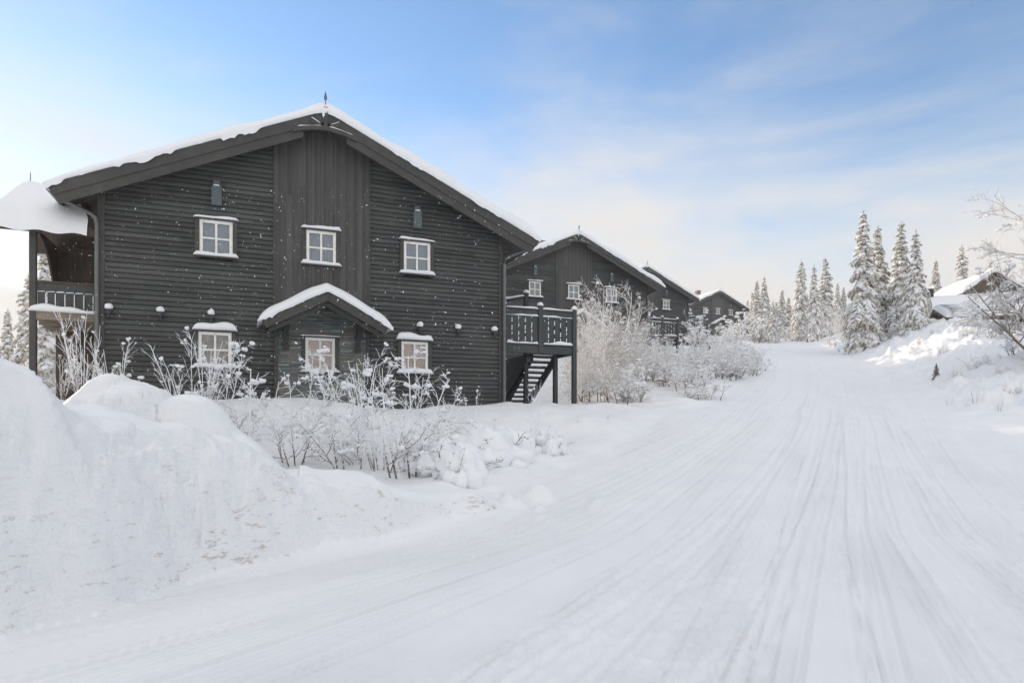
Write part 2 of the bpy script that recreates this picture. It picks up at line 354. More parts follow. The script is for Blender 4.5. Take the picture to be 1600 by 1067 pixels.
def terrain(X, Y, detail=True):
    X = np.asarray(X, float); Y = np.asarray(Y, float)
    z = base(Y)
    xh = -4.9+(Y-17)*.41; dl = np.clip(xh-X-11, 0, None)
    z = np.where(Y > 12, np.maximum(z-.4*dl, np.minimum(z, 1.7)), z)
    L_, R_ = rl(Y), rr(Y)
    off = np.maximum(L_-X, X-R_)             # >0 outside the road
    # right bank
    dr = X-R_
    hb = np.interp(Y, [0,12,20,32,45,60,75,100,140], [.25,.3,.7,1.6,2.3,2.2,1.3,.5,.4])
    z = z+hb*sm(0, 6.5, dr)+.16*sm(-.1, .7, dr)*(Y > 9)*(1-sm(55, 75, Y))
    z = z-.07*np.clip(dr-8, 0, 16)*sm(20, 45, Y)*(1-sm(90,130,Y))
    z = z+.20*sm(0, 1.6, L_-X)*sm(10, 20, Y)
    for (hx, hy, hz, th) in HOUSES:          # level ground round each house
        c, s = math.cos(th), math.sin(th); u = (X-hx)*c+(Y-hy)*s; v = -(X-hx)*s+(Y-hy)*c
        dx = np.maximum(np.abs(u-.5)-7.2, 0); dv = np.maximum(np.maximum(-v-.6, v-11), 0)
        k = 1-sm(0, 4.5, np.hypot(dx, dv))
        z = z*(1-k)+hz*k
    inside = sm(-.3, .5, off)
    lump = fbm(X*.35, Y*.35, 4)*.30+fbm(X*1.1+9, Y*1.1, 3)*.10
    z = z+inside*lump*sm(2, 9, Y)+(1-inside)*fbm(X*.16, Y*.16, 2)*.10*sm(6, 14, Y)
    # tumbled lumps on the right bank and in the cleared patch left of the road
    rb = sm(.3, 1.6, dr)*sm(10, 16, Y)
    z = z+rb*(np.abs(fbm(X*.9, Y*.9, 4))*.75-.12+np.maximum(fbm(X*1.9, Y*1.9, 3), 0)*.42)
    pt = np.exp(-(((X-.05)/1.15)**2+((Y-9.6)/.85)**2)**1.5)
    z = z+pt*(.03+.42*np.maximum(fbm(X*2.3+4, Y*1.9, 2), -.1))
    if detail:
        q = qq_(X, Y); inn = 1-inside
        w = fbm(q*2.2, Y*.07, 3)
        fade = 1/(1+(np.maximum(Y, 0)/17)**2.2)
        z = z+inn*fade*(.005*w+.004*fbm(q*9, Y*.3+5, 2)+.050*np.abs(fbm(X*8, Y*8, 4))*sm(-.05,.2,fbm(q*.9+7, Y*.13, 2)))
        m = (Y < 42) & (Y > -6) & (off < .2)
        Xm, Ym, qm = X[m], Y[m], q[m]; zz = np.zeros(Xm.shape); sp = spread(Ym); nb = 1+.9*vn(Xm*4, Ym*1.7)
        for (q0, wd, dp, ph, tilt, ya, yb) in TR:
            qq = (qm-q0-.10*np.sin(Ym*.19+ph)-.02*np.sin(Ym*.6+ph*3)-tilt*(Ym-10))*sp
            n_ = (np.abs(qq) < wd*4) & (Ym > ya-2) & (Ym < yb+2)
            q1 = qq[n_]; y1 = Ym[n_]; wn = sm(ya-1.5, ya+1.5, y1)*(1-sm(yb-1.5, yb+1.5, y1))
            g = np.exp(-(q1/wd)**2); e = np.exp(-((np.abs(q1)-wd*1.8)/(wd*.7))**2)
            zz[n_] += wn*(-dp*g+dp*.5*e*nb[n_])
        z = z.copy(); z[m] += zz*inn[m]
    return z
def track(Y): return np.interp(Y, [-30,0,4,17,30,45,62,90,120], [-16,-1.4,.6,7.6,14,20,26.5,37,49])
_r = random.Random(11)
TR = []
for _ in range(130):
    wd_ = _r.choice([.013,.018,.024,.03,.045]); ya_ = _r.choice([-8,-8,_r.uniform(2,14)]); yb_ = ya_+_r.uniform(8,40)
    TR.append((_r.uniform(-4.6, 3.6), wd_, wd_*_r.uniform(.22,.54)*(.7 if wd_ > .04 else 1), _r.uniform(0,6), _r.gauss(0,.016), ya_, yb_))
for q0_ in (-3.1,-2.2,-1.25,-.3,.55,1.3,2.1):       # sled and machine tracks
    for d_ in (0, .34): TR.append((q0_+d_, .035, .018, q0_*9, .0, -8, 60))
def spread(Y): return np.interp(Y, [-30,2,4,8,17,60], [3.4,3.0,2.4,1.5,1,1])
def qq_(X, Y):
    d = X-track(Y); k = spread(Y)
    return np.where(d < 0, d/k, d/(1+.30*(k-1)))

def height(x, y):
    X = np.array([float(x)]); Y = np.array([float(y)])
    return float((terrain(X, Y)+bank(X, Y))[0])
def at(px, Y): return (px-800)/F*Y

def build_ground():
    nr = 1000; rad = np.geomspace(.9, 440, nr)
    a1 = np.concatenate([np.linspace(R(-62), R(-41), 60)[:-1], np.linspace(R(-41), R(41), 1150)]); a2 = np.linspace(R(41), R(298), 110)[1:-1]
    ang = np.concatenate([a1, a2]); na = len(ang)
    X = np.outer(rad, np.sin(ang)); Y = np.outer(rad, np.cos(ang))-4.0
    Z = terrain(X, Y); B = bank(X, Y); Z = Z+B
    off = np.maximum(rl(Y)-X, X-rr(Y))
    co = np.stack([X, Y, Z], -1).reshape(-1, 3)
    uvq = np.stack([qq_(X, Y)*1.4, Y], -1).reshape(-1, 2)
    i = np.arange(nr-1)[:, None]; j = np.arange(na)[None, :]; jn = (j+1)%na
    quads = np.stack([i*na+j, (i+1)*na+j, (i+1)*na+jn, i*na+jn], -1).reshape(-1, 4)
    Bv = B.reshape(-1); Ov = off.reshape(-1)
    fb = Bv[quads].max(1) > .03; fo = Ov[quads].mean(1)
    isb = fb; isr = (~fb) & (fo < .15) & (Y.reshape(-1)[quads].mean(1) < 118)
    isg = ~(isb | isr)
    out = []
    for nm, mk, mt in (('snow_bank', isb, 'bank'), ('groomed_snow_road', isr, 'road'), ('snow_ground', isg, 'ground')):
        q = quads[mk][:, ::-1]; used = np.unique(q); remap = np.zeros(len(co), int); remap[used] = np.arange(len(used)); q = remap[q]
        me = bpy.data.meshes.new(nm); me.vertices.add(len(used)); me.vertices.foreach_set('co', co[used].astype('f').ravel())
        me.loops.add(q.size); me.loops.foreach_set('vertex_index', q.ravel().astype('i'))
        me.polygons.add(len(q)); me.polygons.foreach_set('loop_start', np.arange(0, q.size, 4, dtype='i')); me.polygons.foreach_set('loop_total', np.full(len(q), 4, dtype='i'))
        me.polygons.foreach_set('use_smooth', np.ones(len(q), bool))
        uv = me.uv_layers.new(name='track'); uv.data.foreach_set('uv', uvq[used][q.ravel()].astype('f').ravel())
        me.materials.append(M[mt]); me.update(); me.validate()
        o = bpy.data.objects.new(nm, me); C.objects.link(o); out.append(o)
    tag(out[0], 'big ploughed heap of snow with dirt specks in its steep face, left of the road', 'snow bank')
    tag(out[1], 'groomed snow road with ski and sled tracks', kind='structure')
    tag(out[2], 'untouched snow around the houses and up the slope', kind='structure')
build_ground()

# ------------------------------------------------------------------ house
PK, SL, EV = 7.31, .45, 5.82
def rz(u): return PK-SL*abs(u)
rnd = random.Random(3)
def make_window(root, uc, z0, z1, cur_refl, wide=.37, snow=(.09,.09), sunk=0, narrow=False, head=True):
    w = MB(); a = wide; k = .10 if not narrow else .085
    w.box(uc-a-k, uc-a, -.075, .12, z0-.04, z1+.02); w.box(uc+a, uc+a+k, -.075, .12, z0-.04, z1+.02)
    w.box(uc-a-k-.015, uc+a+k+.015, -.11, .12, z1+.02, z1+.055); w.box(uc-a-k-.02, uc+a+k+.02, -.12, .12, z0-.075, z0-.04)
    wo = w.build('window', M['trim'], root, bevel=.006)
    f = MB(); y0, y1 = -.055, .02; t = .075
    f.box(uc-a, uc-a+t, y0, y1, z0-.04, z1+.02); f.box(uc+a-t, uc+a, y0, y1, z0-.04, z1+.02)
    f.box(uc-a+t, uc+a-t, y0, y1, z1-t+.02, z1+.02); f.box(uc-a+t, uc+a-t, y0, y1, z0-.04, z0+t-.04)
    f.box(uc-.025, uc+.025, y0+.012, y1, z0+t-.04, z1-t+.02)
    zm = (z0+z1)/2-.01; f.box(uc-a+t, uc-.025, y0+.012, y1, zm-.022, zm+.022); f.box(uc+.025, uc+a-t, y0+.012, y1, zm-.022, zm+.022)
    f.build('frame', M['white'], wo, bevel=.007)
    p = MB(); p.box(uc-a+.03, uc+a-.03, -.012, -.006, z0, z1-.02); p.build('pane', M['glass'], wo)
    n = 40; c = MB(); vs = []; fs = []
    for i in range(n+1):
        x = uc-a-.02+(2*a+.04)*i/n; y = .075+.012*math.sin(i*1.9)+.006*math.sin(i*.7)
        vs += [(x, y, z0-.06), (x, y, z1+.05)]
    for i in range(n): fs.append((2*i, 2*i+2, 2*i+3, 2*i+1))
    c.add(vs, fs).build('curtain_reflection', M[cur_refl], wo, smooth=True)  # upper windows: net curtain; lower windows: added sheet carrying the painted reflection
    sd = rnd.random()*9; s = MB()
    s.ridge((uc-a-k-.03, -.05, z1+.05), (uc+a+k+.03, -.05, z1+.05), .16, snow[0], sd, 18, .18).build('snow_cap', M['snow'], wo, smooth=True); s = MB()
    s.ridge((uc-a-k-.03, -.07, z0-.045), (uc+a+k+.03, -.07, z0-.045), .15, snow[1], sd+2, 18, .12)
    s.build('sill_snow', M['snow'], wo, smooth=True)

def roof_snow(half, v0, v1, zf, t0, tfun, nu=150, seed=0, over=.06, vs_dense=.7):
    """snow blanket on a gable roof; zf(u) = roof height"""
    us = np.linspace(-half-over, half+over, nu)
    d = [0, .0, .03, .07, .12, .18, .26, .36, .5, .7, 1.0, 1.5, 2.2, 3.2, 4.6, 6.4, 8.5, v1-v0-.5, v1-v0-.15, v1-v0]
    d = [x for x in d if x <= v1-v0+1e-6]
    b = MB(); nv = len(d)
    vs = []
    for u in us:
        for j, dv in enumerate(d):
            eu = min(1, (half+over-abs(u))/.35); ev = min(1, dv/.26); eb = min(1, (v1-v0-dv)/.3)
            ke = math.sqrt(max(0, 1-(1-eu)**2))*math.sqrt(max(0, 1-(1-ev)**2))*math.sqrt(max(0, 1-(1-eb)**2))
            t = t0*tfun(u)*(1+.10*math.sin(u*2.3+seed)+.05*math.sin(u*6.1+dv*2+seed)+.03*math.sin(dv*5+u*3))
            lowz = zf(u)+.002
            if j == 0:      # ragged lower lip hanging over the board edge
                z = lowz-.012-(.10 if u < -1.1 else (.015 if u < 1.1 else .045))*max(0, .3+math.sin(u*3.1+seed)+.6*math.sin(u*11+seed)+.35*math.sin(u*29)+.3*math.sin(u*53))*.6
            else:
                z = lowz+t*(ke if j > 1 else .12)
            # round ridge
            z -= .12*t0*max(0, 1-abs(u)/.35)
            out = -.03*math.sin(min(1, j)*math.pi) if j < 2 else 0
            vs.append((u, v0+dv-(.035 if j in (1, 2) else 0), z))
    fs = [(i*nv+j, (i+1)*nv+j, (i+1)*nv+j+1, i*nv+j+1) for i in range(nu-1) for j in range(nv-1)]
    # close underside and ends
    o = len(vs); vs += [(u, v0+dv, zf(u)-.01) for u in us for dv in (0, v1-v0)]
    fs += [(o+2*i, o+2*i+1, o+2*i+3, o+2*i+2) for i in range(nu-1)]
    for i in (0, nu-1):
        fs.append(tuple(i*nv+j for j in range(nv))+(o+2*i+1, o+2*i))
    fs += [(i*nv+nv-1, (i+1)*nv+nv-1, o+2*i+3, o+2*i+1) for i in range(nu-1)]
    return b.add(vs, fs)

def make_house():
    h = empty('house')
    # --- clad gable wall
    P = .12
    wins = [(-2.51, 3.6, 4.42), (2.47, 3.6, 4.42), (-2.535, .9, 1.71), (2.405, .9, 1.71)]
    prof = [(0, .008), (.010, -.012), (.016, -.030), (.045, -.034), (.085, -.028), (.112, -.014)]
    def lim(z): return min(4.86, (PK-.2-z)/SL)
    nrow = int((PK+.6)/P)
    for sgn in (-1, 1):
        w = MB()
        for r in range(nrow):
            zb = -.6+r*P
            if lim(zb) < 1.25: break
            l0 = lim(zb); segs = [(1.18, l0)]
            for (wc, a, b) in wins:
                if wc*sgn > 0 and zb+P > a-.02 and zb < b:
                    c = abs(wc); segs = [(1.18, c-.37), (c+.37, l0)]
            for (s0, s1) in segs:
                if s1 <= s0: continue
                e1 = (lambda z: min(s1, lim(z))) if s1 == l0 else (lambda z: s1)
                vs = []; jit = .0
                for (dz, dy) in prof+[(P, .008)]:
                    vs += [(sgn*s0, dy+jit, zb+dz), (sgn*e1(zb+dz), dy+jit, zb+dz)]
                fs = []
                for k in range(len(prof)):
                    q = (2*k, 2*k+1, 2*k+3, 2*k+2); fs.append(q if sgn > 0 else q[::-1])
                w.add(vs, fs)
        w.build('wall', M['clad'], h)
    # body
    b = MB(); bl = [(-4.9,-.8),(4.9,-.8),(4.9,rz(4.9)-.16),(0,PK-.2),(-4.9,rz(4.9)-.16)]
    b.prism(bl, .13, 10); b.build('side_walls', M['clad'], h)
    # centre panel: vertical boards
    p = MB(); x = -1.17
    while x < 1.16:
        x1 = min(x+.11, 1.17)
        poly = [(x+.0012, 2.4), (x1-.0012, 2.4), (x1-.0012, rz(x1)-.2), (x+.0012, rz(x)-.2)]
        # cut round the middle window
        if x1 > -.415 and x < .325:
            p.prism([(x+.003,2.4),(x1-.003,2.4),(x1-.003,3.6),(x+.003,3.6)], -.05, .0)
            p.prism([(x+.003,4.42),(x1-.003,4.42),(x1-.003,rz(x1)-.2),(x+.003,rz(x)-.2)], -.05, .0)
        else: p.prism(poly, -.05, .0)
        x += .11
    p.box(-1.17,-.415,.001,.01,2.4,6.5); p.box(.325,1.17,.001,.01,2.4,6.5); p.box(-.415,.325,.001,.01,4.42,6.5); p.box(-.415,.325,.001,.01,2.4,3.6)
    p.build('gable_panel', M['panel'], h)
    s = MB()
    for (x0,x1,z0,z1) in ((-1.1,-.44,-.6,2.6),(.3,1.1,-.6,2.6),(-.44,.3,-.6,.85),(-.44,.3,1.69,2.6)): s.box(x0,x1,-.045,.02,z0,z1)
    s.build('stone_wall', M['stone'], h)
    for (u0,u1,ya,yb,za,zb) in [(u-.07,u+.07,-.055,.12,-.6,rz(u)-.2) for u in (-4.92,4.92)]+[(u-.045,u+.045,-.075,-.046,-.6,2.2) for u in (-1.14,1.14)]+[(u-.02,u+.02,-.062,-.001,2.2,rz(1.2)-.22) for u in (-1.19,1.19)]:
        MB().box(u0,u1,ya,yb,za,zb).build('corner_board', M['trim'], h, bevel=.006)
    # windows
    make_window(h, -2.51, 3.6, 4.42, 'cur_blue', snow=(.07,.11)); make_window(h, -.045, 3.62, 4.44, 'cur_blue', snow=(.10,.11)); make_window(h, 2.47, 3.6, 4.42, 'cur_blue', snow=(.07,.11))
    make_window(h, -2.535, .9, 1.71, 'refl_brown', snow=(.18,.12)); make_window(h, -.07, .87, 1.69, 'refl_pink', snow=(.035,.07)); make_window(h, 2.405, .9, 1.71, 'refl_pink', snow=(.19,.14))
    # vents and hoods
    for u in (-2.5, 2.47):
        v = MB(); v.box(u-.115, u+.115, -.13, -.02, 4.8, 5.26); v.box(u-.08, u+.08, -.10, -.02, 5.26, 5.40)
        vo = v.build('vent_box', M['teal'], h, bevel=.008)
        MB().ridge((u-.07,-.11,5.262),(u+.07,-.11,5.262), .04, .03, 1, 8).build('snow_cap', M['snow'], vo, smooth=True)
    for i, u in enumerate((-4.76, -3.71, -2.62, 2.54, 3.62, 4.70)):
        v = MB(); v.box(u-.055, u+.055, -.15, -.02, 2.03, 2.15); v.tube([(u,-.09,2.03),(u,-.10,1.95)], [.05,.035], 10)
        vo = v.build('vent_hood', M['black'], h, bevel=.008)
        MB().lump((u, -.10, 2.185), (.088+.01*math.sin(i*3), .10, .085), i*1.7, amp=.16, zmin=2.135).build('snow_cap', M['snow'], vo, smooth=True)
    # --- roof
    r = MB(); e = EV
    for sg in (-1, 1):
        poly = [(0, PK-.02), (0, PK-.18), (sg*(e-.06), rz(e)-.18), (sg*e, rz(e)-.02)]
        if sg > 0: poly = poly[::-1]
        r.prism(poly[::-1], -.575, 10.4)
    ro = r.build('roof', M['trim'], h)
    for sg in (-1, 1):
        g = MB()
        def brd(a, bb, y0, y1, cutk=.5, us=0):
            poly = [(sg*us, rz(us)-a), (sg*us, rz(us)-bb), (sg*(e+.03-bb*cutk), rz(e+.03-bb*cutk)-bb), (sg*(e+.03-a*cutk), rz(e+.03-a*cutk)-a)]
            if sg < 0: poly = poly[::-1]
            g.prism(poly, y0, y1)
        brd(0, .275, -.625, -.577); brd(.27, .50, -.60, -.565, us=.52)
        g.build('bargeboard', M['trim'], ro, bevel=.006)
    sn = roof_snow(e, -.66, 10.45, lambda u: rz(u), .33, lambda u: (.80+.30*max(0, min(1, (u+1)/3))) * (1-.45*max(0, (-u-3.2)/2.7)) * (1 if u < 4.6 else 1.0), seed=1.2)
    sn.build('roof_snow', M['snow'], ro, smooth=True)
    # gable ornament: king post, arched collar and struts
    g = MB(); g.box(-.05, .05, -.68, -.60, 6.80, 7.38)
    arc = [(-.78+1.56*i/12, 6.80+.055-.16*((-.78+1.56*i/12)/.78)**2) for i in range(13)]
    for i in range(12):
        (a, za), (bb, zb) = arc[i], arc[i+1]
        g.prism([(a, za-.06), (bb, zb-.06), (bb, zb+.05), (a, za+.05)], -.66, -.61)
    for sg in (-1, 1):
        poly = [(sg*.06, 6.90), (sg*.14, 6.86), (sg*.40, 6.99), (sg*.32, 7.06)]
        if sg < 0: poly = poly[::-1]
        g.prism(poly, -.655, -.615)
    go = g.build('gable_ornament', M['trim'], ro, bevel=.005)
    s = MB()
    for sg in (-1, 1): s.ridge((sg*.12,-.64,6.96),(sg*.34,-.64,7.07), .03, .025, sg+4, 6)
    for sg in (-1, 1): s.ridge((sg*.08,-.635,6.90),(sg*.66,-.635,6.80), .05, .03, sg, 10, up=(sg*.15,0,1))
    s.lump((-.045,-.66,7.2),(.04,.03,.10), 3); s.lump((-.01,-.68,7.27),(.05,.04,.05), 5)
    s.build('ornament_snow', M['snow'], ro, smooth=True)
    fi = MB(); fi.tube([(0,-.62,7.3),(0,-.62,7.68)], .012, 6); fi.tube([(0,-.62,7.56),(0,-.62,7.60),(0,-.62,7.66),(0,-.62,7.80)], [.012,.04,.035,.002], 8)
    fi.build('finial', M['copper'], ro)
    # chimney
    c = MB(); c.box(-.32,.32,4.7,5.35,6.6,8.15); c.box(-.38,.38,4.64,5.41,8.15,8.28)
    c.box(-.2,.2,4.85,5.2,8.28,8.42)
    co = c.build('chimney', M['brick'], h, bevel=.01); MB().lump((0,5.02,8.3),(.33,.33,.16), 2, zmin=8.27).build('snow_cap', M['snow'], co, smooth=True)
    # downpipes
    for sg in (-1, 1):
        d = MB(); x = sg*5.0
        d.tube([(sg*5.62,-.1,4.50),(sg*5.45,-.1,4.44),(sg*5.12,-.12,4.28),(sg*5.02,-.12,4.20),(x-sg*.01,-.12,4.05),(x-sg*.01,-.12,1.0),(x-sg*.01,-.12,-.4)], .045, 10)
        for z in (3.6, 2.2, .8): d.box(x-.065, x+.045, -.175, -.055, z, z+.035)
        do = d.build('downpipe', M['metal'], h, smooth=False)
        gt = MB(); prof_ = [(math.cos(a)*.075, math.sin(a)*.075) for a in np.linspace(math.pi, 2*math.pi, 7)]
        vs = [(sg*5.80+px_, y, 4.66+pz_-.03) for y in (-.5, 10.2) for px_, pz_ in prof_]+[(sg*5.80+px_*.85, y, 4.66+pz_*.85-.03) for y in (-.5, 10.2) for px_, pz_ in prof_]
        fs = [(i, i+1, i+8, i+7) for i in range(6)]+[(14+i, 14+i+7, 14+i+8, 14+i+1) for i in range(6)]
        gt.add(vs, fs).build('gutter', M['metal'], h)
    # --- porch roof over the stone wall
    PP, PS, PE = 2.74, .535, 1.47
    pr = MB()
    for sg in (-1, 1):
        poly = [(0,PP-.02),(sg*PE,PP-.02-PS*PE),(sg*(PE-.04),PP-.12-PS*PE),(0,PP-.12)]
        if sg > 0: poly = poly[::-1]
        pr.prism(poly, -1.06, -.05)
    # front tie rafters set back, and collar
    for sg in (-1, 1):
        poly = [(0,PP-.26),(sg*(PE-.12),PP-.26-PS*(PE-.12)),(sg*(PE-.16),PP-.37-PS*(PE-.16)),(0,PP-.37)]
        if sg > 0: poly = poly[::-1]
        pr.prism(poly, -.98, -.92)
    po = pr.build('porch_roof', M['trim'], h)
    for sg in (-1, 1):
        g = MB(); poly = [(0,PP),(sg*(PE+.02),PP-PS*(PE+.02)),(sg*(PE-.07),PP-.25-PS*(PE-.08)),(0,PP-.26)]
        if sg > 0: poly = poly[::-1]
        g.prism(poly, -1.11, -1.06); g.build('bargeboard', M['trim'], po, bevel=.006)
    roof_snow(PE+.05, -1.15, -.05, lambda u: PP-PS*abs(u), .25, lambda u: 1.0+.12*math.sin(u*1.6+1), nu=70, seed=4, over=.07).build('porch_snow', M['snow'], po, smooth=True)
    for u in (-.91, .88):
        k = MB(); k.box(u-.075, u+.075, -.13, -.045, 1.36, 1.50); k.box(u-.06,u+.06,-.95,-.046,2.02,2.13)
        k.xprism([(-.13,1.50),(-.05,1.50),(-.05,2.02),(-.85,2.02),(-.72,1.93),(-.42,1.84),(-.22,1.68)], u-.055, u+.055)
        k.build('bracket', M['black'], po, bevel=.006)
    # --- cross gable and balcony on the left side
    ry, rzt, ez = 1.25, 4.98, 3.92; x0, x1 = -6.78, -5.2
    dr = MB()
    dr.xprism([(0,ez-.08),(0,ez+.02),(ry,rzt),(2.5,ez+.02),(2.5,ez-.08),(ry,rzt-.14)], x0, x1-.1)
    dr.box(x0-.30, -4.99, -.005, .04, ez-.14, ez+.02)
    dro = dr.build('dormer_roof', M['brown'], h)
    # snow on it
    nx, ny = 40, 46; vs = []; fs = []
    for i in range(nx):
        for j in range(ny):
            y = -.16+2.8*j/(ny-1); xr_ = x1+.02-.62*min(1,max(0,y)/1.25); xl_ = x0-.02-(.40*min(1,abs(y-ry)/ry)**.8 if y < ry else 0); x = xl_+(xr_-xl_)*i/(nx-1)
            yy = min(max(y, 0), 2.5); roof = rzt-(rzt-ez)*abs(y-ry)/ry
            e1 = min(1, (x-xl_)/.25); e2 = min(1, (y+.16)/.3, (2.64-y)/.3)
            k = math.sqrt(max(0, 1-(1-e1)**2))*math.sqrt(max(0, 1-(1-e2)**2))
            z = roof+.33*k*(1+.1*math.sin(x*5+y*3))-.02*math.exp(-((y-ry)/.12)**2)-.02+.025*math.sin(x*9)*(1-k)
            xx = x
            if y < .9: xx = x+(.0)
            vs.append((xx, y, z))
    fs = [(i*ny+j, (i+1)*ny+j, (i+1)*ny+j+1, i*ny+j+1) for i in range(nx-1) for j in range(ny-1)]
    # drape the right edge down the valley line
    MB().add(vs, fs).build('dormer_snow', M['snow'], dro, smooth=True)
    MB().tube([(x0+.18,ry,4.9),(x0+.18,ry,5.48)], [.012,.008], 6).build('finial', M['black'], dro)
    bl = MB(); bl.box(-6.33,-4.99,.25,2.2,1.93,2.03); bl.box(-6.33,-5.0,.22,.25,1.86,2.06)
    for y in (.7,1.2,1.7): bl.box(-6.3,-4.99,y,y+.06,1.80,1.93)
    bo = bl.build('balcony', M['raw'], h)
    k = MB()
    k.box(-6.36,-6.23,.2,.33,-.5,3.95); k.build('post', M['trim'], bo, bevel=.008)
    k = MB(); k.box(-6.31,-4.99,2.2,2.3,-.5,3.98); k.box(-5.02,-4.99,.15,2.2,-.5,3.9); k.build('balcony_wall', M['brown'], bo)
    k = MB()      # arched side board
    pts = [(.33,3.95)]+[(.33+1.87*(1-math.cos(a)), 3.95-.08-1.15*(1-math.sin(a))) for a in np.linspace(math.pi/2, 0, 9)][::1]
    arcp = [(.33, 3.86)]+[(.33+1.75*t, 3.86-1.35*t**2.6) for t in np.linspace(.1, 1, 10)]+[(2.2, 2.45),(2.2,3.96),(.33,3.96)]
    k.xprism(arcp, -6.30, -6.26); k.build('arched_bracket', M['brown'], bo)
    k = MB(); k.box(-6.23,-5.0,.24,.30,2.70,2.75)
    k.build('handrail', M['brown'], bo, bevel=.006)
    k = MB(); x = -6.21; i = 0
    k.box(-6.23,-5.0,.26,.29,2.50,2.70)
    while x < -5.1: k.box(x, x+.15, .265, .285, 2.10, 2.497); x += .185
    k.box(-6.23,-5.0,.255,.295,2.06,2.10)
    k.build('railing', M['deck'], bo, bevel=.004)
    k = MB(); k.ridge((-6.36,.20,2.045),(-5.05,.20,2.03), .17, .13, 3, 26, .3); x = -6.22
    while x < -5.1:
        k.ridge((x+.165,.262,2.12),(x+.165,.262,2.47), .02, .02, x, 6, up=(0,-1,0)); k.ridge((x-.01,.262,2.49),(x+.16,.262,2.50), .03, .022, x*3, 6); x += .185
    k.build('railing_snow', M['snow'], bo, smooth=True)
    k = MB(); k.prism([(-6.3,1.95),(-6.3,1.83),(-5.75,1.42),(-5.68,1.5)], 1.0, 1.08); k.build('brace', M['raw'], bo)
    # --- landing with stairs on the right
    y0, y1, xa, xb = .3, 1.5, 5.06, 7.44
    d = MB(); d.box(xa, xb, y0+.03, y1, 1.74, 1.84); d.box(xa-.02, xb+.02, y0-.02, y0+.029, 1.60, 1.83); d.box(xb-.03, xb+.02, y0+.03, y1, 1.60, 1.83)
    do = d.build('stair_landing', M['deck'], h, bevel=.005)
    xm = 6.30
    for (px, py, zt, zb) in ((xb, y0+.0, 2.97, -.6), (6.33, y1-.05, 1.73, -.6), (xb-.08, y1-.05, 1.73, -.6), (xa+.05, y0+.0, 3.0, 1.62), (xm, y0+.0, 3.02, 1.62), (6.36, y1, 3.62, 1.84), (xb-.06, y1, 2.95, 1.84)):
        k = MB(); k.box(px-.065, px+.065, py-.065, py+.065, zb, zt)
        ko = k.build('post', M['deck'], do, bevel=.008)
        if zt > 2: MB().lump((px, py, zt+.03), (.10,.10,.085), px*3+py, amp=.2, zmin=zt).build('snow_cap', M['snow'], ko, smooth=True)
    k = MB(); s = MB()
    for (a, b_) in ((xa+.115, xm-.065), (xm+.065, xb-.065)):
        k.box(a, b_, y0-.03, y0+.01, 2.70, 2.88); k.box(a-.0, b_+.0, y0-.06, y0+.04, 2.88, 2.91); k.box(a, b_, y0-.03, y0+.02, 1.83+.01, 1.87)
        n = 5; pw = (b_-a)/n
        for i in range(n): k.box(a+i*pw+.012, a+(i+1)*pw-.022, y0-.02, y0+.0, 1.87, 2.70)
        s.ridge((a,y0-.01,2.91),(b_,y0-.01,2.91), .11, .055, a, 20, .2)
        s.ridge((a,y0-.035,2.695),(b_,y0-.035,2.695), .03, .035, a+3, 24, .5)
        s.ridge((a+.03,y0-.05,1.87),(b_-.02,y0-.05,1.87), .07, .075, a+5, 24, .45)
        for i in range(n-1):
            xx = a+(i+1)*pw-.005; zz = 1.95
            while zz < 2.65:
                l_ = rnd.uniform(.05,.16); s.ridge((xx,y0-.015,zz),(xx+.004,y0-.015,min(2.68,zz+l_)), .028, .022, zz*9, 5, up=(0,-1,0)); zz += l_+rnd.uniform(.02,.14)
    k.box(xb-.02, xb+.0, y0+.07, y1-.07, 1.86, 2.88)
    k.build('railing', M['deck'], do, bevel=.004); s.build('railing_snow', M['snow'], do, smooth=True)
    k = MB(); k.tube([(6.36,y1,3.5),(5.1,y1,3.2)], .045, 6); k.build('handrail', M['deck'], do)
    MB().ridge((6.34,y1,3.53),(5.1,y1,3.24), .10, .08, 2, 12).build('handrail_snow', M['snow'], do, smooth=True)
    nst = 11; run = 2.75; st = MB(); ss = MB()
    for i in range(nst):
        y = y1+.05+run*i/nst; z = 1.66-1.66*i/nst
        MB().box(6.62, 7.38, y, y+.27, z-.04, z).build('stair_tread', M['deck'], do); ss.ridge((6.62,y+.12,z),(7.38,y+.12,z), .26, .055, i, 10, .15)
    ss.build('tread_snow', M['snow'], do, smooth=True)
    for x in (6.58, 7.42):
        k = MB(); k.xprism([(y1,1.50),(y1,1.82),(y1+run+.1,.05),(y1+run+.1,-.3)], x-.03, x+.03); k.build('stringer', M['deck'], do)
    k = MB(); k.xprism([(y1+.02,1.73),(y1+.02,1.62),(y1+run+.1,.0),(y1+run+.1,1.73)], 6.51, 6.54); k.build('stair_side_boards', M['black'], do)
    k = MB(); k.box(6.24,6.42,y1-.28,y1-.12,1.42,1.60); k.build('joist_end', M['deck'], do, bevel=.01)
    return h

hl = ['large near dark clad house with snowy porch roof over slate wall, filling the left half',
      'second dark gabled house up the slope, just right of the near one, behind frosted thicket',
      'third dark house, gable half hidden behind the right end of the second house',
      'smallest, farthest dark house with a chimney, at the far end of the row']
house = make_house()
hs = [house]+[copy_tree(house) for _ in range(3)]
for o, (x, y, z, th), lb in zip(hs, HOUSES, hl):
    o.location = (x, y, z); o.rotation_euler[2] = th
    tag(o, lb, 'house', 'dark gabled houses in a row up the slope')

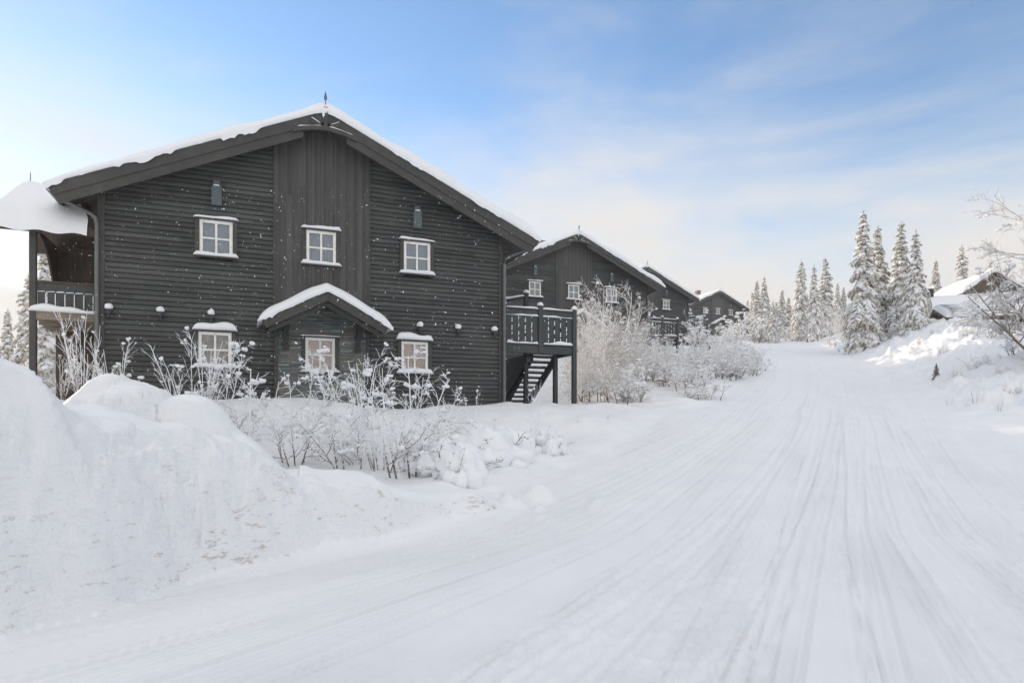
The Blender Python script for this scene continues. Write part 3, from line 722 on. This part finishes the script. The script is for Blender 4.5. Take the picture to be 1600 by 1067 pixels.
# ------------------------------------------------------------------ trees
def spruce_parts(H, seed, wid=.15, dens=1.0, snowy=1.0):
    r = random.Random(seed); tr = MB(); sn = MB(); nd = MB()
    tr.tube([(0,0,-.5),(0,0,H*.35),(0,0,H*.7),(0,0,H*.985)], [.016*H,.011*H,.006*H,.0015*H], 7)
    def loft(pts, ws, th):
        """snow load along a drooping bough: flattened rounded section"""
        o = len(sn.v); n = 6
        for i, p in enumerate(pts):
            d = pts[min(i+1,len(pts)-1)]-pts[max(i-1,0)]; d = d/(np.linalg.norm(d)+1e-9)
            s_ = np.cross(d, (0,0,1)); s_ /= np.linalg.norm(s_)+1e-9; u = np.cross(s_, d)
            for k in range(n):
                a = 2*math.pi*k/n
                sn.v.append(tuple(p+s_*(math.cos(a)*ws[i]*r.uniform(.8,1.2))+u*((math.sin(a)*.6+.35)*ws[i]*th*r.uniform(.8,1.25))))
        for i in range(len(pts)-1):
            for k in range(n): sn.f.append((o+i*n+k, o+i*n+(k+1)%n, o+(i+1)*n+(k+1)%n, o+(i+1)*n+k))
        sn.f.append(tuple(o+k for k in range(n-1,-1,-1))); sn.f.append(tuple(o+(len(pts)-1)*n+k for k in range(n)))
    def bough(p0, az, ln, el, lvl, w0):
        n = 6 if lvl == 0 else 4
        pts = []; p = np.array(p0, float); e = el; a = az
        for i in range(n):
            pts.append(p.copy()); st = ln/(n-1)
            p = p+st*np.array((math.cos(a)*math.cos(e), math.sin(a)*math.cos(e), math.sin(e)))
            e -= (.20 if lvl == 0 else .16)*r.uniform(.6,1.4) if i < n-2 else -.25; a += r.uniform(-.12,.12)
        if r.random() < snowy:
            ws = [w0*(.35+.65*math.sin(math.pi*min(1,(i+.7)/(n)*.92)))*r.uniform(.6,1.4) for i in range(n)]; ws[-1] *= .35; ws[0] *= .6
            cut = 0 if lvl == 0 else 0
            loft(pts[cut:], ws[cut:], r.uniform(.45,.8))
        # needle sprays, hanging and to the sides
        for i in range(1, n):
            m = int((7 if lvl == 0 else 5)*dens)
            for _ in range(m):
                t = r.random(); q = pts[i-1]*(1-t)+pts[i]*t; d = pts[i]-pts[i-1]; d /= np.linalg.norm(d)+1e-9
                sd = np.cross(d, (0,0,1)); sd /= np.linalg.norm(sd)+1e-9
                sgn = r.choice((-1,1)); l = w0*r.uniform(1.0,2.1)
                v = d*r.uniform(.3,1.0)+sd*sgn*r.uniform(.3,1)+np.array((0,0,-r.uniform(.25,.9))); v = v/np.linalg.norm(v)*l
                wv = np.cross(v, (r.uniform(-1,1), r.uniform(-1,1), r.uniform(-1,1))); wv = wv/(np.linalg.norm(wv)+1e-9)*l*.16
                o = len(nd.v); nd.v += [tuple(q-wv*.5), tuple(q+wv*.5), tuple(q+v*.6+wv), tuple(q+v), tuple(q+v*.6-wv)]; nd.f.append((o,o+1,o+2,o+3,o+4))
        if lvl == 0 and ln > .35:
            k = max(2, min(5, int(ln/.28)))
            for i in range(k):
                t = (i+.8)/(k+.6); j = t*(n-1); i0 = int(j); q = pts[i0]*(1-(j-i0))+pts[min(i0+1,n-1)]*(j-i0)
                for sgn in (-1, 1):
                    if r.random() < .9: bough(q, az+sgn*r.uniform(.55,1.0), ln*(.50-.28*t)*r.uniform(.8,1.2), e*.4-.25*r.random(), 1, w0*.72)
    z = H*.035; gapaz = r.random()*6.28
    while z < H*.965:
        t = z/H; ln = H*wid*1.34*((1-t)**1.05)*(.75+.45*r.random())+.012*H
        if t < .12: ln *= .85+t
        nb = max(4, int((7.5-3*t)*dens)); a0 = r.random()*6.28; el = -.05-.75*(1-t)+.40*t*t
        for b in range(nb):
            ll = ln*r.uniform(.62,1.22)
            if r.random() < .05: continue
            bough((0,0,z+r.uniform(-1,1)*H*.013), a0+b*2*math.pi/nb+r.uniform(-.25,.25), ll, el+r.uniform(-.15,.15), 0, (.013+.012*(1-t))*H*r.uniform(.7,1.25)*(1.05-.35*t*t)+.02*(1-t))
        z += H*(.030-.012*t)*r.uniform(.85,1.2)
    # leader
    for k in range(7):
        a = r.random()*6.28; zz = H*(.955+.006*k); v = (math.cos(a)*.012*H, math.sin(a)*.012*H, .006*H)
        nd.tube([(0,0,zz),(v[0],v[1],zz+v[2])], .0016*H, 3)
    return tr, sn, nd
def make_spruce(H, seed, mat='needle', **k):
    t, s, n = spruce_parts(H, seed, **k); e = empty('spruce_tree')
    t.build('trunk', M['bark'], e); c = n.build('crown', M[mat], e); s.build('snow_load', M['snow'], c, smooth=True)
    return e
SP = [make_spruce(10, 21, wid=.150), make_spruce(10, 34, wid=.125), make_spruce(10, 55, wid=.165, dens=.9), make_spruce(10, 77, wid=.13, snowy=.8)]
def put(proto_list, used, kind, px, Y, top, label, cat, group, rot=0, sx=1.0, Href=10.0, X=None, dz=0):
    X = at(px, Y) if X is None else X; z = height(X, Y)+dz
    H = (662-top)/F*Y+CAMZ-z if top > 0 else -top
    p = proto_list[kind]
    o = p if kind not in used else copy_tree(p); used.add(kind)
    s = H/Href; o.location = (X, Y, z-.05*s); o.rotation_euler[2] = rot; o.scale = (s*sx, s*sx, s)
    tag(o, label, cat, group); return o
US = set()
G1 = 'snow laden spruces'
spr = [
 (0,1349,48,325,.3,1.0,'tallest snow-laden spruce, standing at the right edge of the road'),
 (1,1371,52,352,1.2,1.2,'slightly shorter snowy spruce directly behind the tallest one'),
 (1,1408,50,344,2.0,1.15,'dark slim spruce with thinner snow, back left of the pair above the right snow slope'),
 (2,1431,46,356,3.1,.95,'broad heavily snowed spruce, front right of the pair above the right snow slope'),
 (0,1452,49,455,.9,1.1,'short spruce tucked against the right flank of the broad snowy one'),
 (3,1462,95,403,2,.95,'slim pale spruce rising above the cabin roof with the chimney'),
 (0,1503,90,380,4,.9,'tall pale spruce left of the gabled cabin'),
 (0,1252,86,404,1.7,1.0,'left one of the three tall spruces near the top of the road'),
 (2,1272,80,411,.2,.85,'middle, whitest one of the three tall spruces near the top of the road'),
 (1,1290,90,401,5.0,1.2,'right, yellow-lit one of the three tall spruces near the top of the road'),
 (3,1183,80,437,.8,1.15,'dark spruce with white tip nearest the farthest house'),
 (0,1194,84,430,3.6,1.0,'tallest of the small spruces just right of the farthest house'),
 (2,1208,78,468,2.4,1.1,'low dark spruce at the left road edge with sagging skirts'),
 (1,1222,104,452,1.9,1.3,'thin distant spruce in the gap where the road disappears'),
 (3,1309,100,440,.4,1.0,'thin spruce immediately right of the three tall ones'),
 (1,1318,92,447,2.8,1.1,'small spruce left of the tallest tree, behind frosted scrub'),
 (2,1390,56,470,.2,1.2,'low spruce filling the gap between the two big pairs'),
 (0,44,34,425,2.2,1.0,'snowy spruce seen beside the balcony post of the near house'),
 (1,70,30,385,5.2,1.1,'spruce seen through the balcony opening of the near house'),
 (3,12,40,480,1.0,1.0,'short frosty spruce at the far left edge of the picture'),
 (1,1547,120,405,2.0,.9,'faint far spruce above the gabled cabin roof'),
 (1,1558,122,412,3.0,.9,'faint far spruce, right one of two above the gabled cabin roof'),
]
for (k, px, Y, top, rot, sx, lb) in spr: put(SP, US, k, px, Y, top, lb, 'spruce', G1, rot, sx)
# far wood line behind the crest
rf = random.Random(8)
far = [(1168,120,468),(1176,128,455),(1200,118,462),(1213,125,470),(1232,130,462),(1240,122,476),(1262,118,468),(1283,124,470),(1300,128,476),(1327,116,472),(1337,122,480),(1442,125,450),(1478,128,452),(1486,122,458),(1520,130,440),(1533,126,448)]
for i, (px, Y, top) in enumerate(far):
    put(SP, US, rf.randrange(4), px, Y, top, 'distant snowy spruce in the wood line beyond the road crest', 'spruce', 'spruces of the far wood line', rf.random()*6, rf.uniform(1.0,1.3))

# ------------------------------------------------------------------ frosted shrubs
def grow(mb, p, d, ln, rad, lvl, r, spec, clumps):
    n = spec['seg'][lvl]; pts = [np.array(p, float)]; d = np.array(d, float); d /= np.linalg.norm(d)
    dirs = [d.copy()]
    for i in range(n):
        d = d+np.array((r.gauss(0,1), r.gauss(0,1), r.gauss(0,1)))*spec['wig'][lvl]+np.array((0,0,spec['up'][lvl])); d /= np.linalg.norm(d)
        pts.append(pts[-1]+d*ln/n); dirs.append(d.copy())
    rads = [rad*(1-.6*i/n) for i in range(n+1)]
    mb.tube(pts, rads, 4 if lvl == 0 else 3)
    if lvl+1 < len(spec['cnt']):
        k = spec['cnt'][lvl+1]; k = max(1, int(k*r.uniform(.7,1.3)))
        for _ in range(k):
            t = r.uniform(spec['t0'][lvl], 1); j = t*n; i0 = min(int(j), n-1); q = pts[i0]*(1-(j-i0))+pts[i0+1]*(j-i0); dd = dirs[i0+1]
            a = np.cross(dd, (r.gauss(0,1), r.gauss(0,1), r.gauss(0,1))); a /= np.linalg.norm(a)+1e-9
            sp = spec['ang'][lvl]*r.uniform(.6,1.3); nd_ = dd*math.cos(sp)+a*math.sin(sp)
            grow(mb, q, nd_, ln*spec['len'][lvl]*r.uniform(.6,1.25)*(1.15-.5*t), max(rads[i0]*.6, spec['rmin']), lvl+1, r, spec, clumps)
    if clumps is not None and lvl >= 1 and r.random() < spec.get('cl', 0):
        q = pts[-1 if r.random() < .5 else n//2]; s_ = spec['cs']*r.uniform(.5,1.35)
        for kk in range(3):
            qq = q+np.array((r.gauss(0,1), r.gauss(0,1), abs(r.gauss(0,.5))))*s_*.55
            clumps.lump(qq, (s_*r.uniform(.5,1.2), s_*r.uniform(.5,1.1), s_*r.uniform(.4,.8)), r.random()*20, 7, 5, .45)
def make_shrub(name, H, seed, spec, mat='frost', extra=None):
    r = random.Random(seed); mb = MB(); cl = MB() if spec.get('cl', 0) or extra else None
    for i in range(spec['cnt'][0]):
        a = r.random()*6.28; lean = spec['lean']*r.uniform(.3,1.2); b = spec['foot']*r.random()**.5
        grow(mb, (math.cos(a)*b, math.sin(a)*b, -.15), (math.cos(a)*lean, math.sin(a)*lean, 1), H*r.uniform(.65,1.1)+.15, spec['rad'], 0, r, spec, cl)
    e = empty(name)
    mb.build('branches', M[mat], e)
    if extra: extra(cl, r)
    if cl and cl.v: cl.build('snow_clumps', M['snow'], e, smooth=True)
    return e
S_birch = dict(cnt=[5,17,8,3], seg=[8,5,3,2], wig=[.07,.12,.15,.2], up=[.02,-.02,-.05,0], t0=[.12,.15,.2,.2], ang=[.75,.7,.7], len=[.34,.42,.5], rad=.022, rmin=.0055, lean=.28, foot=.35, cl=.02, cs=.045)
S_shoot = dict(cnt=[9,7,3], seg=[7,4,2], wig=[.05,.08,.1], up=[.03,.04,.03], t0=[.25,.2], ang=[.55,.5], len=[.30,.4], rad=.013, rmin=.006, lean=.45, foot=.15, cl=.09, cs=.035)
S_laden = dict(cnt=[7,11,6], seg=[9,5,3], wig=[.08,.14,.16], up=[-.085,-.07,-.08], t0=[.15,.15], ang=[.8,.75], len=[.30,.45], rad=.017, rmin=.0065, lean=.34, foot=.2, cl=.21, cs=.036)
S_weed = dict(cnt=[7,5,3], seg=[6,3,2], wig=[.05,.07,.1], up=[.01,.03,0], t0=[.35,.3], ang=[.45,.4], len=[.32,.4], rad=.008, rmin=.0035, lean=.35, foot=.25, cl=0, cs=0)
S_tall = dict(cnt=[1,7,3], seg=[9,4,2], wig=[.04,.08,.1], up=[.01,.03,.0], t0=[.2,.2], ang=[.75,.6], len=[.28,.4], rad=.022, rmin=.009, lean=.12, foot=.02, cl=.25, cs=.05)
def heap(n, w, h, s0):
    def f(cl, r):
        for i in range(n):
            big = i < 4
            a = r.random()*6.28; b = (r.random()**.6*w)*(.55 if big else 1); s_ = s0*(r.uniform(1.5,2.0) if big else r.uniform(.45,1.0))
            zc = h*(1-(b/w)**1.6)*(.35 if big else r.uniform(.3,1.15))
            cl.lump((math.cos(a)*b, math.sin(a)*b*.8, zc), (s_*r.uniform(.9,1.3), s_, s_*r.uniform(.75,1.05)), r.random()*20, 20, 14, .28)
    return f
V = dict(
    shoot=[make_shrub('frosted_shrub', 1.8, 3, S_shoot), make_shrub('frosted_shrub', 1.8, 9, S_shoot)],
    laden=[make_shrub('snow_laden_bush', 1.9, 5, S_laden, extra=None), make_shrub('snow_laden_bush', 1.9, 14, S_laden, extra=None)],
    heap=[make_shrub('buried_bush', 1.0, 6, dict(S_laden, cnt=[6,7,4], cl=.12, lean=.8), extra=heap(30,.75,.55,.25)), make_shrub('buried_bush', 1.0, 16, dict(S_laden, cnt=[5,7,3], cl=.12, lean=.9), extra=heap(26,.85,.45,.26))],
    tall=[make_shrub('frosted_sapling', 2.6, 4, S_tall)],
    birch=[make_shrub('frosted_birch_sapling', 3.6, k, S_birch, 'frost2') for k in (31,32,33,36)],
    low=[make_shrub('frosted_scrub', 1.5, k, dict(S_birch, cnt=[8,9,6,2], len=[.38,.42,.5], foot=.6, lean=.5, cl=.14, cs=.05), 'frost2') for k in (41,42,45)],
    weed=[make_shrub('dry_stalks', 1.4, 51, S_weed, 'frost2')],
)
USED = {k: set() for k in V}
def shrub(kind, i, px, Y, top, label, cat, group, rot=0, sx=1, Href=None, dz=0):
    href = {'shoot':2.05,'laden':1.75,'heap':.95,'tall':2.7,'birch':4.1,'low':1.8,'weed':1.6}[kind]
    return put(V[kind], USED[kind], i, px, Y, top, label, cat, group, rot, sx, href, dz=dz)
g = 'frosted bushes in front of the near house'
fore = [
 ('shoot',0,262,12.3,552,.4,1,'clump of upright frosty shoots poking up between two humps of the snow bank'),
 ('shoot',1,303,13.2,515,2.0,.9,'tall frosty shrub with an arching shoot left of the lower left window'),
 ('laden',0,338,12.6,545,1.0,.75,'dense frosty bush in front of the lower left window'),
 ('tall',0,392,11.6,500,.7,1,'single tall frosted sapling between lower left window and porch'),
 ('laden',1,458,12.2,572,2.2,.8,'small snow-clumped bush before the left edge of the slate wall'),
 ('laden',0,548,11.9,562,4.0,1.0,'drooping snow-laden bush below the porch window'),
 ('shoot',1,598,11.6,545,5.0,.9,'slender frosty stems right of the porch window'),
 ('laden',1,632,11.3,572,3.0,1.0,'white snow-laden bush below and left of the lower right window'),
 ('tall',0,660,11.8,520,2.5,.8,'upright snowy sapling crossing the lower right window'),
 ('heap',0,700,11.4,652,1.0,1.0,'rounded heap of buried bush nearest the road, in front of the house wall'),
 ('heap',1,745,12.6,632,2.0,1.1,'large rounded snow-buried bush before the right part of the wall'),
 ('heap',0,790,13.2,642,4.2,1.1,'snow-buried bush in front of the stair foot'),
 ('heap',1,725,10.9,680,5.0,.8,'low snow lump with twigs at the front of the bushes'),
 ('shoot',0,738,13.0,592,2.2,.45,'little frosty sprig standing against the wall left of the downpipe'),
 ('heap',0,640,11.9,672,1.9,.8,'low snow mound at the foot of the bushes under the lower right window'),
 ('heap',1,838,13.8,655,.9,.9,'rounded snow mound just before the stair foot'),
 ('heap',0,905,15.2,652,3.9,.8,'small snow mound between the landing posts and the road'),
 ('laden',1,705,12.2,640,2.6,.9,'short snow-caked bush rising from the heaps before the wall'),
 ('tall',0,770,12.4,612,4.4,.9,'lone thin stalk rising from the heaps near the downpipe'),
 ('heap',0,868,13.2,668,2.4,.7,'small isolated snow-covered twig clump in front of the landing'),
 ('shoot',0,950,15.5,634,1.3,.8,'few bent twigs at the road side right of the landing posts'),
 ('shoot',1,832,13.0,585,3.1,.4,'two thin frosted canes leaning in front of the stairs'),
 ('shoot',1,128,13.4,470,1.1,.8,'frosty shrub in front of the balcony of the near house'),
 ('shoot',0,178,13.4,505,2.6,.9,'spreading frosty shoots at the left corner of the near house'),
 ('shoot',1,95,15,540,4.2,1.2,'frosty shoots under the balcony at the far left'),
]
for (k, i, px, Y, top, rot, sx, lb) in fore: shrub(k, i, px, Y, top, lb, 'bush', g, rot, sx)
# thicket between the near house and the road
rt = random.Random(19)
tall_pts = [(918,25,470),(935,24,432),(952,26,445),(968,27,470),(940,29,450),(985,28,500),(905,23,520)]
tl = ['leftmost tall frosted birch beside the landing','tallest frosted birch, in front of the second house','feathery frosted birch right of the tallest one','slanting frosted birch before the second house window','frosted birch behind the tallest one','frosted birch at the right end of the tall group','short frosted birch touching the landing post']
for i, ((px, Y, top), lb) in enumerate(zip(tall_pts, tl)):
    shrub('birch', i%4, px, Y, top, lb, 'birch', 'tall frosted birches by the second house', rt.random()*6, 1.0)
for i in range(62):
    t = rt.random(); Y = 21+t*26
    xl = 905+ (30 if Y > 30 else 0)
    Xr = float(rl(Y))-.6; pr = 800+F*Xr/Y; px = rt.uniform(900, pr)
    k = ('birch' if (rt.random() < .45 and px < 1110) else 'low')
    dist = (pr-px)/200.0
    Hh = (1.1+1.1*min(1, max(0, dist)))*rt.uniform(.75,1.2)*(1.1 if k == 'birch' else .75)
    shrub(k, rt.randrange(4 if k == 'birch' else 3), px, Y, -Hh, 'frosted scrub of the thicket between the houses and the road', 'scrub', 'thicket left of the road', rt.random()*6, rt.uniform(.9,1.25))
for i in range(40):
    Y = 22+24*rt.random(); Xr = float(rl(Y)); px = 800+F*(Xr-rt.uniform(-.3, 2.6))/Y
    shrub('low', rt.randrange(3), px, Y, -rt.uniform(.75, 1.35), 'knee-high frosted scrub along the left edge of the snow road', 'scrub', 'low scrub along the road edge', rt.random()*6, rt.uniform(1.0,1.4))
for i, (px, Y, top) in enumerate([(1105,60,488),(1125,66,500),(1145,72,505),(1160,76,485),(1172,78,478),(1150,62,518),(1090,52,505),(1120,54,520)]):
    shrub('low', i%3, px, Y, top, 'frosted scrub below the farthest houses at the upper end of the thicket', 'scrub', 'scrub below the far houses', i*1.3, 1.3)
for i, (px, Y, top) in enumerate([(1297,70,470),(1316,64,490),(1306,60,515),(1330,62,480),(1322,52,525),(1385,48,505),(1372,50,490),(1240,84,505),(1400,60,430)]):
    shrub('birch' if top < 500 else 'low', i%3, px, Y, top, 'frosted brush around the feet of the roadside spruces', 'brush', 'frosted brush between the spruces', i*2.3, 1.2)
for i, (px, Y, top, k) in enumerate([(1525,19.5,575,'weed'),(1535,20,592,'weed'),(1512,19.0,600,'weed'),(1484,21,600,'weed'),(1560,18,600,'weed'),(1420,32,575,'weed'),(1470,24,590,'weed'),(1580,22,575,'weed'),(1545,30,545,'weed'),(1500,30,555,'weed')]):
    shrub(k, 0, px, Y, top, 'dry frosted stalks in the snow right of the road', 'stalks', 'dry stalks right of the road', i*1.7, .8)
shrub('weed', 0, 1446, 27, 595, 'thin twigs left of the little spruce on the right slope', 'twigs', None, 2, .9)
shrub('weed', 0, 1395, 40, 560, 'bare twigs at the foot of the right snow slope', 'twigs', None, 4, .9)
SEED = [make_spruce(2, 91, mat='needle_dark', wid=.28, dens=1.0, snowy=.25)]
put(SEED, set(), 0, 1463, 27, 566, 'tiny lone spruce seedling on the right snow slope', 'spruce', G1, 1.0, 1.1, 2.0)
for i, (px, Y, hh_) in enumerate([(1500,26,.5),(1535,27,.7),(1565,24,.6),(1590,27,.9),(1475,33,.5),(1515,35,.7),(1440,38,.5),(1585,20,.5),(1555,33,.9),(1600,31,1.1),(1420,44,.6),(1460,41,.5)]):
    shrub('low', i%3, px, Y, -hh_, 'small frosted shrub poking out of the rough snow bank on the right', 'shrub', 'small shrubs on the right bank', i*1.9, 1.1)
# big frosted birch leaning in from the right edge
S_big = dict(cnt=[4,15,12,6,2], seg=[9,7,5,3,2], wig=[.06,.09,.12,.15,.2], up=[.01,-.012,-.03,-.02,0], t0=[.12,.15,.15,.2,.2], ang=[.95,.65,.6,.6], len=[.42,.42,.42,.45], rad=.10, rmin=.0065, lean=.35, foot=.25, cl=.012, cs=.07)
bb = make_shrub('frosted_birch_tree', 6.6, 62, S_big, 'frost3')
bx = at(1684, 24); bb.scale = (.92,.92,.92); bb.location = (bx, 24, height(bx, 24)); tag(bb, 'large bare birch white with rime leaning in from the right edge', 'birch')
S_side = dict(S_big, cnt=[5,12,9,5,2], lean=1.2, up=[-.03,-.02,-.03,-.02,0], rad=.06, cl=.03)
b2 = make_shrub('frosted_birch_bush', 3.6, 64, S_side, 'frost3')
bx = at(1630, 26); b2.location = (bx, 26, height(bx, 26)); tag(b2, 'low spreading rime-covered bush under the large birch at the right edge', 'bush')

# ------------------------------------------------------------------ cabins on the right
def cabin(name, X, Y, z, rot, w, d, hw, hr, label, chim=None):
    e = empty(name, (X, Y, z), rot)
    m = MB(); m.prism([(-w/2,-1.5),(w/2,-1.5),(w/2,hw),(0,hr-.2),(-w/2,hw)], 0, d)
    for zz in np.arange(0, hw, .2): m.box(-w/2-.04, w/2+.04, -.07, -.001, zz+.02, zz+.18)
    m.build('wall', M['log'], e)
    ov = .6; sl = (hr-hw)/(w/2); r_ = MB()
    for sg in (-1, 1):
        poly = [(0,hr),(0,hr-.2),(sg*(w/2+ov),hw-.2-sl*ov),(sg*(w/2+ov),hw-sl*ov)]
        if sg < 0: poly = poly[::-1]
        r_.prism(poly, -.7, d+.5)
    ro = r_.build('roof', M['log'], e)
    roof_snow(w/2+ov, -.72, d+.5, lambda u: hr-sl*abs(u), .42, lambda u: 1, nu=60, seed=X, over=.08).build('roof_snow', M['snow'], ro, smooth=True)
    for u in (-w*.22, w*.22):
        k = MB(); k.box(u-.5,u+.5,-.12,-.075,1.0,2.0); f = k.build('window', M['log'], e); k = MB(); k.box(u-.42,u+.42,-.135,-.122,1.08,1.92); k.build('pane', M['black'], f)
    if chim:
        k = MB(); k.box(chim[0]-.35,chim[0]+.35,chim[1]-.35,chim[1]+.35,hw,chim[2]); c = k.build('chimney', M['black'], e, bevel=.02)
    tag(e, label, 'cabin', 'log cabins on the right slope'); return e
def cab(px, Y, py): X = at(px, Y); return X, Y, (662-py)/F*Y+CAMZ
X_, Y_, Z_ = cab(1549, 62, 508); cabin('log_cabin', X_, Y_, Z_, R(-8), 4.4, 9, 3.5, 5.0, 'log cabin with snowy gable above the other roofs, behind the birch')
X_, Y_, Z_ = cab(1578, 55, 512); cabin('log_cabin', X_, Y_, Z_, R(70), 5.0, 7, 1.5, 2.7, 'low log cabin whose long snowy roof carries a dark chimney', chim=(-.2,6.0,3.6))
X_, Y_, Z_ = cab(1612, 46, 520); cabin('log_cabin', X_, Y_, Z_, R(74), 4.0, 5.6, 1.2, 1.95, 'small log shed with snowy roof in front of the cabins, above the snow slope')

# ------------------------------------------------------------------ drifting ice crystals
fl = MB(); rs = random.Random(77)
for i in range(2000):
    Y = rs.uniform(4.5, 14.0); X = rs.uniform(-.72, -.02)*Y+rs.uniform(-.3,.5); z = rs.uniform(1.7, 1.6+.36*Y)
    s_ = rs.uniform(.0018, .0048)*(1+.6*(rs.random() < .08)); a = rs.random()*3; c_, d_ = math.cos(a)*s_, math.sin(a)*s_
    k = rs.choice((1,1,1,2.2)); o = len(fl.v)
    fl.v += [(X-c_*k,Y,z-d_*k),(X+c_*k,Y,z+d_*k),(X+d_,Y-s_,z-c_),(X-d_,Y-s_*.2,z+c_),(X,Y+s_,z)]
    fl.f += [(o,o+2,o+3),(o+1,o+3,o+2),(o,o+4,o+2),(o+1,o+2,o+4),(o,o+3,o+4),(o+1,o+4,o+3)]
tag(fl.build('falling_snow', M['snow']), 'fine snow crystals drifting in front of the near house', 'snowflakes', kind='stuff')

# ------------------------------------------------------------------ frosty air
hzm = bpy.data.materials.new('frosty_air'); hzm.use_nodes = True; hn = hzm.node_tree; hn.nodes.remove(hn.nodes['Principled BSDF'])
pv = hn.nodes.new('ShaderNodeVolumePrincipled'); pv.inputs['Color'].default_value = (.94,.96,1,1); pv.inputs['Density'].default_value = .0009; pv.inputs['Anisotropy'].default_value = .2
L(hn, pv.outputs[0], hn.nodes['Material Output'].inputs['Volume'])
tag(MB().box(-450,450,-450,450,-8,42).build('haze', hzm), kind='stuff', label='thin frosty haze in the air over the whole slope', cat='haze')

# ------------------------------------------------------------------ sky, sun, camera
w = bpy.data.worlds.new('World'); bpy.context.scene.world = w; w.use_nodes = True; nt = w.node_tree
bg = nt.nodes['Background']
sky = nt.nodes.new('ShaderNodeTexSky'); sky.sky_type = 'NISHITA'; sky.sun_disc = False
sky.sun_elevation = SUN_EL; sky.sun_rotation = SUN_AZ; sky.altitude = 800; sky.air_density = 1.0; sky.dust_density = .25; sky.ozone_density = 1.6
tc = nt.nodes.new('ShaderNodeTexCoord'); sep = nt.nodes.new('ShaderNodeSeparateXYZ'); L(nt, tc.outputs['Generated'], sep.inputs[0])
mp = nt.nodes.new('ShaderNodeMapping'); mp.inputs['Scale'].default_value = (1.0,1.0,3.6); mp.inputs['Rotation'].default_value = (R(14),R(-10),R(20)); L(nt, tc.outputs['Generated'], mp.inputs[0])
n1 = N(nt, 'ShaderNodeTexNoise', Scale=1.6, Detail=9, Roughness=.58, Distortion=.35); L(nt, mp.outputs[0], n1.inputs['Vector'])
# veil thins with height: more cloud near the horizon
hz = N(nt, 'ShaderNodeMapRange'); L(nt, sep.outputs[2], hz.inputs[0]); hz.inputs[1].default_value = .02; hz.inputs[2].default_value = .58; hz.inputs[3].default_value = .54; hz.inputs[4].default_value = -.18
ad = N(nt, 'ShaderNodeMath', operation='ADD'); L(nt, n1.outputs[0], ad.inputs[0]); L(nt, hz.outputs[0], ad.inputs[1])
cr = ramp(nt, ad.outputs[0], [(.36, (0,0,0)), (.92, (1,1,1))])
cr.color_ramp.interpolation = 'EASE'
mx = N(nt, 'ShaderNodeMix', data_type='RGBA'); L(nt, cr.outputs[0], mx.inputs[0]); L(nt, sky.outputs[0], mx.inputs[6]); 
# unseen cloud overhead and behind the viewer, added brighter to lift the shaded snow
el2 = N(nt, 'ShaderNodeMapRange'); L(nt, sep.outputs[2], el2.inputs[0]); el2.inputs[1].default_value = .55; el2.inputs[2].default_value = .75
bk = N(nt, 'ShaderNodeMapRange'); L(nt, sep.outputs[1], bk.inputs[0]); bk.inputs[1].default_value = .25; bk.inputs[2].default_value = -.25
mxx = N(nt, 'ShaderNodeMath', operation='MAXIMUM'); L(nt, el2.outputs[0], mxx.inputs[0]); L(nt, bk.outputs[0], mxx.inputs[1])
cc = N(nt, 'ShaderNodeMix', data_type='RGBA'); L(nt, mxx.outputs[0], cc.inputs[0]); cc.inputs[6].default_value = (2.28,2.22,2.16,1); cc.inputs[7].default_value = (2.80,2.74,2.68,1)
fm = N(nt, 'ShaderNodeMath', operation='MAXIMUM'); L(nt, cr.outputs[0], fm.inputs[0])
fk = N(nt, 'ShaderNodeMath', operation='MULTIPLY'); L(nt, mxx.outputs[0], fk.inputs[0]); fk.inputs[1].default_value = .85; L(nt, fk.outputs[0], fm.inputs[1])
hs_ = N(nt, 'ShaderNodeHueSaturation', Hue=.508, Saturation=1.12, Value=.90); L(nt, sky.outputs[0], hs_.inputs['Color'])
L(nt, fm.outputs[0], mx.inputs[0]); L(nt, hs_.outputs[0], mx.inputs[6]); L(nt, cc.outputs[2], mx.inputs[7])
L(nt, mx.outputs[2], bg.inputs[0]); bg.inputs[1].default_value = .15
sd = bpy.data.lights.new('Sun', 'SUN'); sd.energy = 2.0; sd.angle = R(1.2); sd.color = (1,.80,.58)
so = bpy.data.objects.new('Sun', sd); C.objects.link(so)
from mathutils import Vector
sv = Vector((math.sin(SUN_AZ)*math.cos(SUN_EL), math.cos(SUN_AZ)*math.cos(SUN_EL), math.sin(SUN_EL)))
so.rotation_euler = sv.to_track_quat('Z', 'Y').to_euler()
cam = bpy.data.cameras.new('Camera'); co = bpy.data.objects.new('Camera', cam); C.objects.link(co)
co.location = (0, 0, CAMZ); co.rotation_euler = (R(90), 0, 0)
cam.sensor_width = 36; cam.lens = F/1600*36; cam.shift_y = (662-533.5)/1600; cam.clip_end = 2000; cam.clip_start = .05
bpy.context.scene.camera = co
sc = bpy.context.scene
sc.view_settings.view_transform = 'Standard'; sc.view_settings.look = 'None'; sc.view_settings.exposure = 1.34; sc.view_settings.gamma = 1
sc.cycles.max_bounces = 8; sc.cycles.transparent_max_bounces = 16
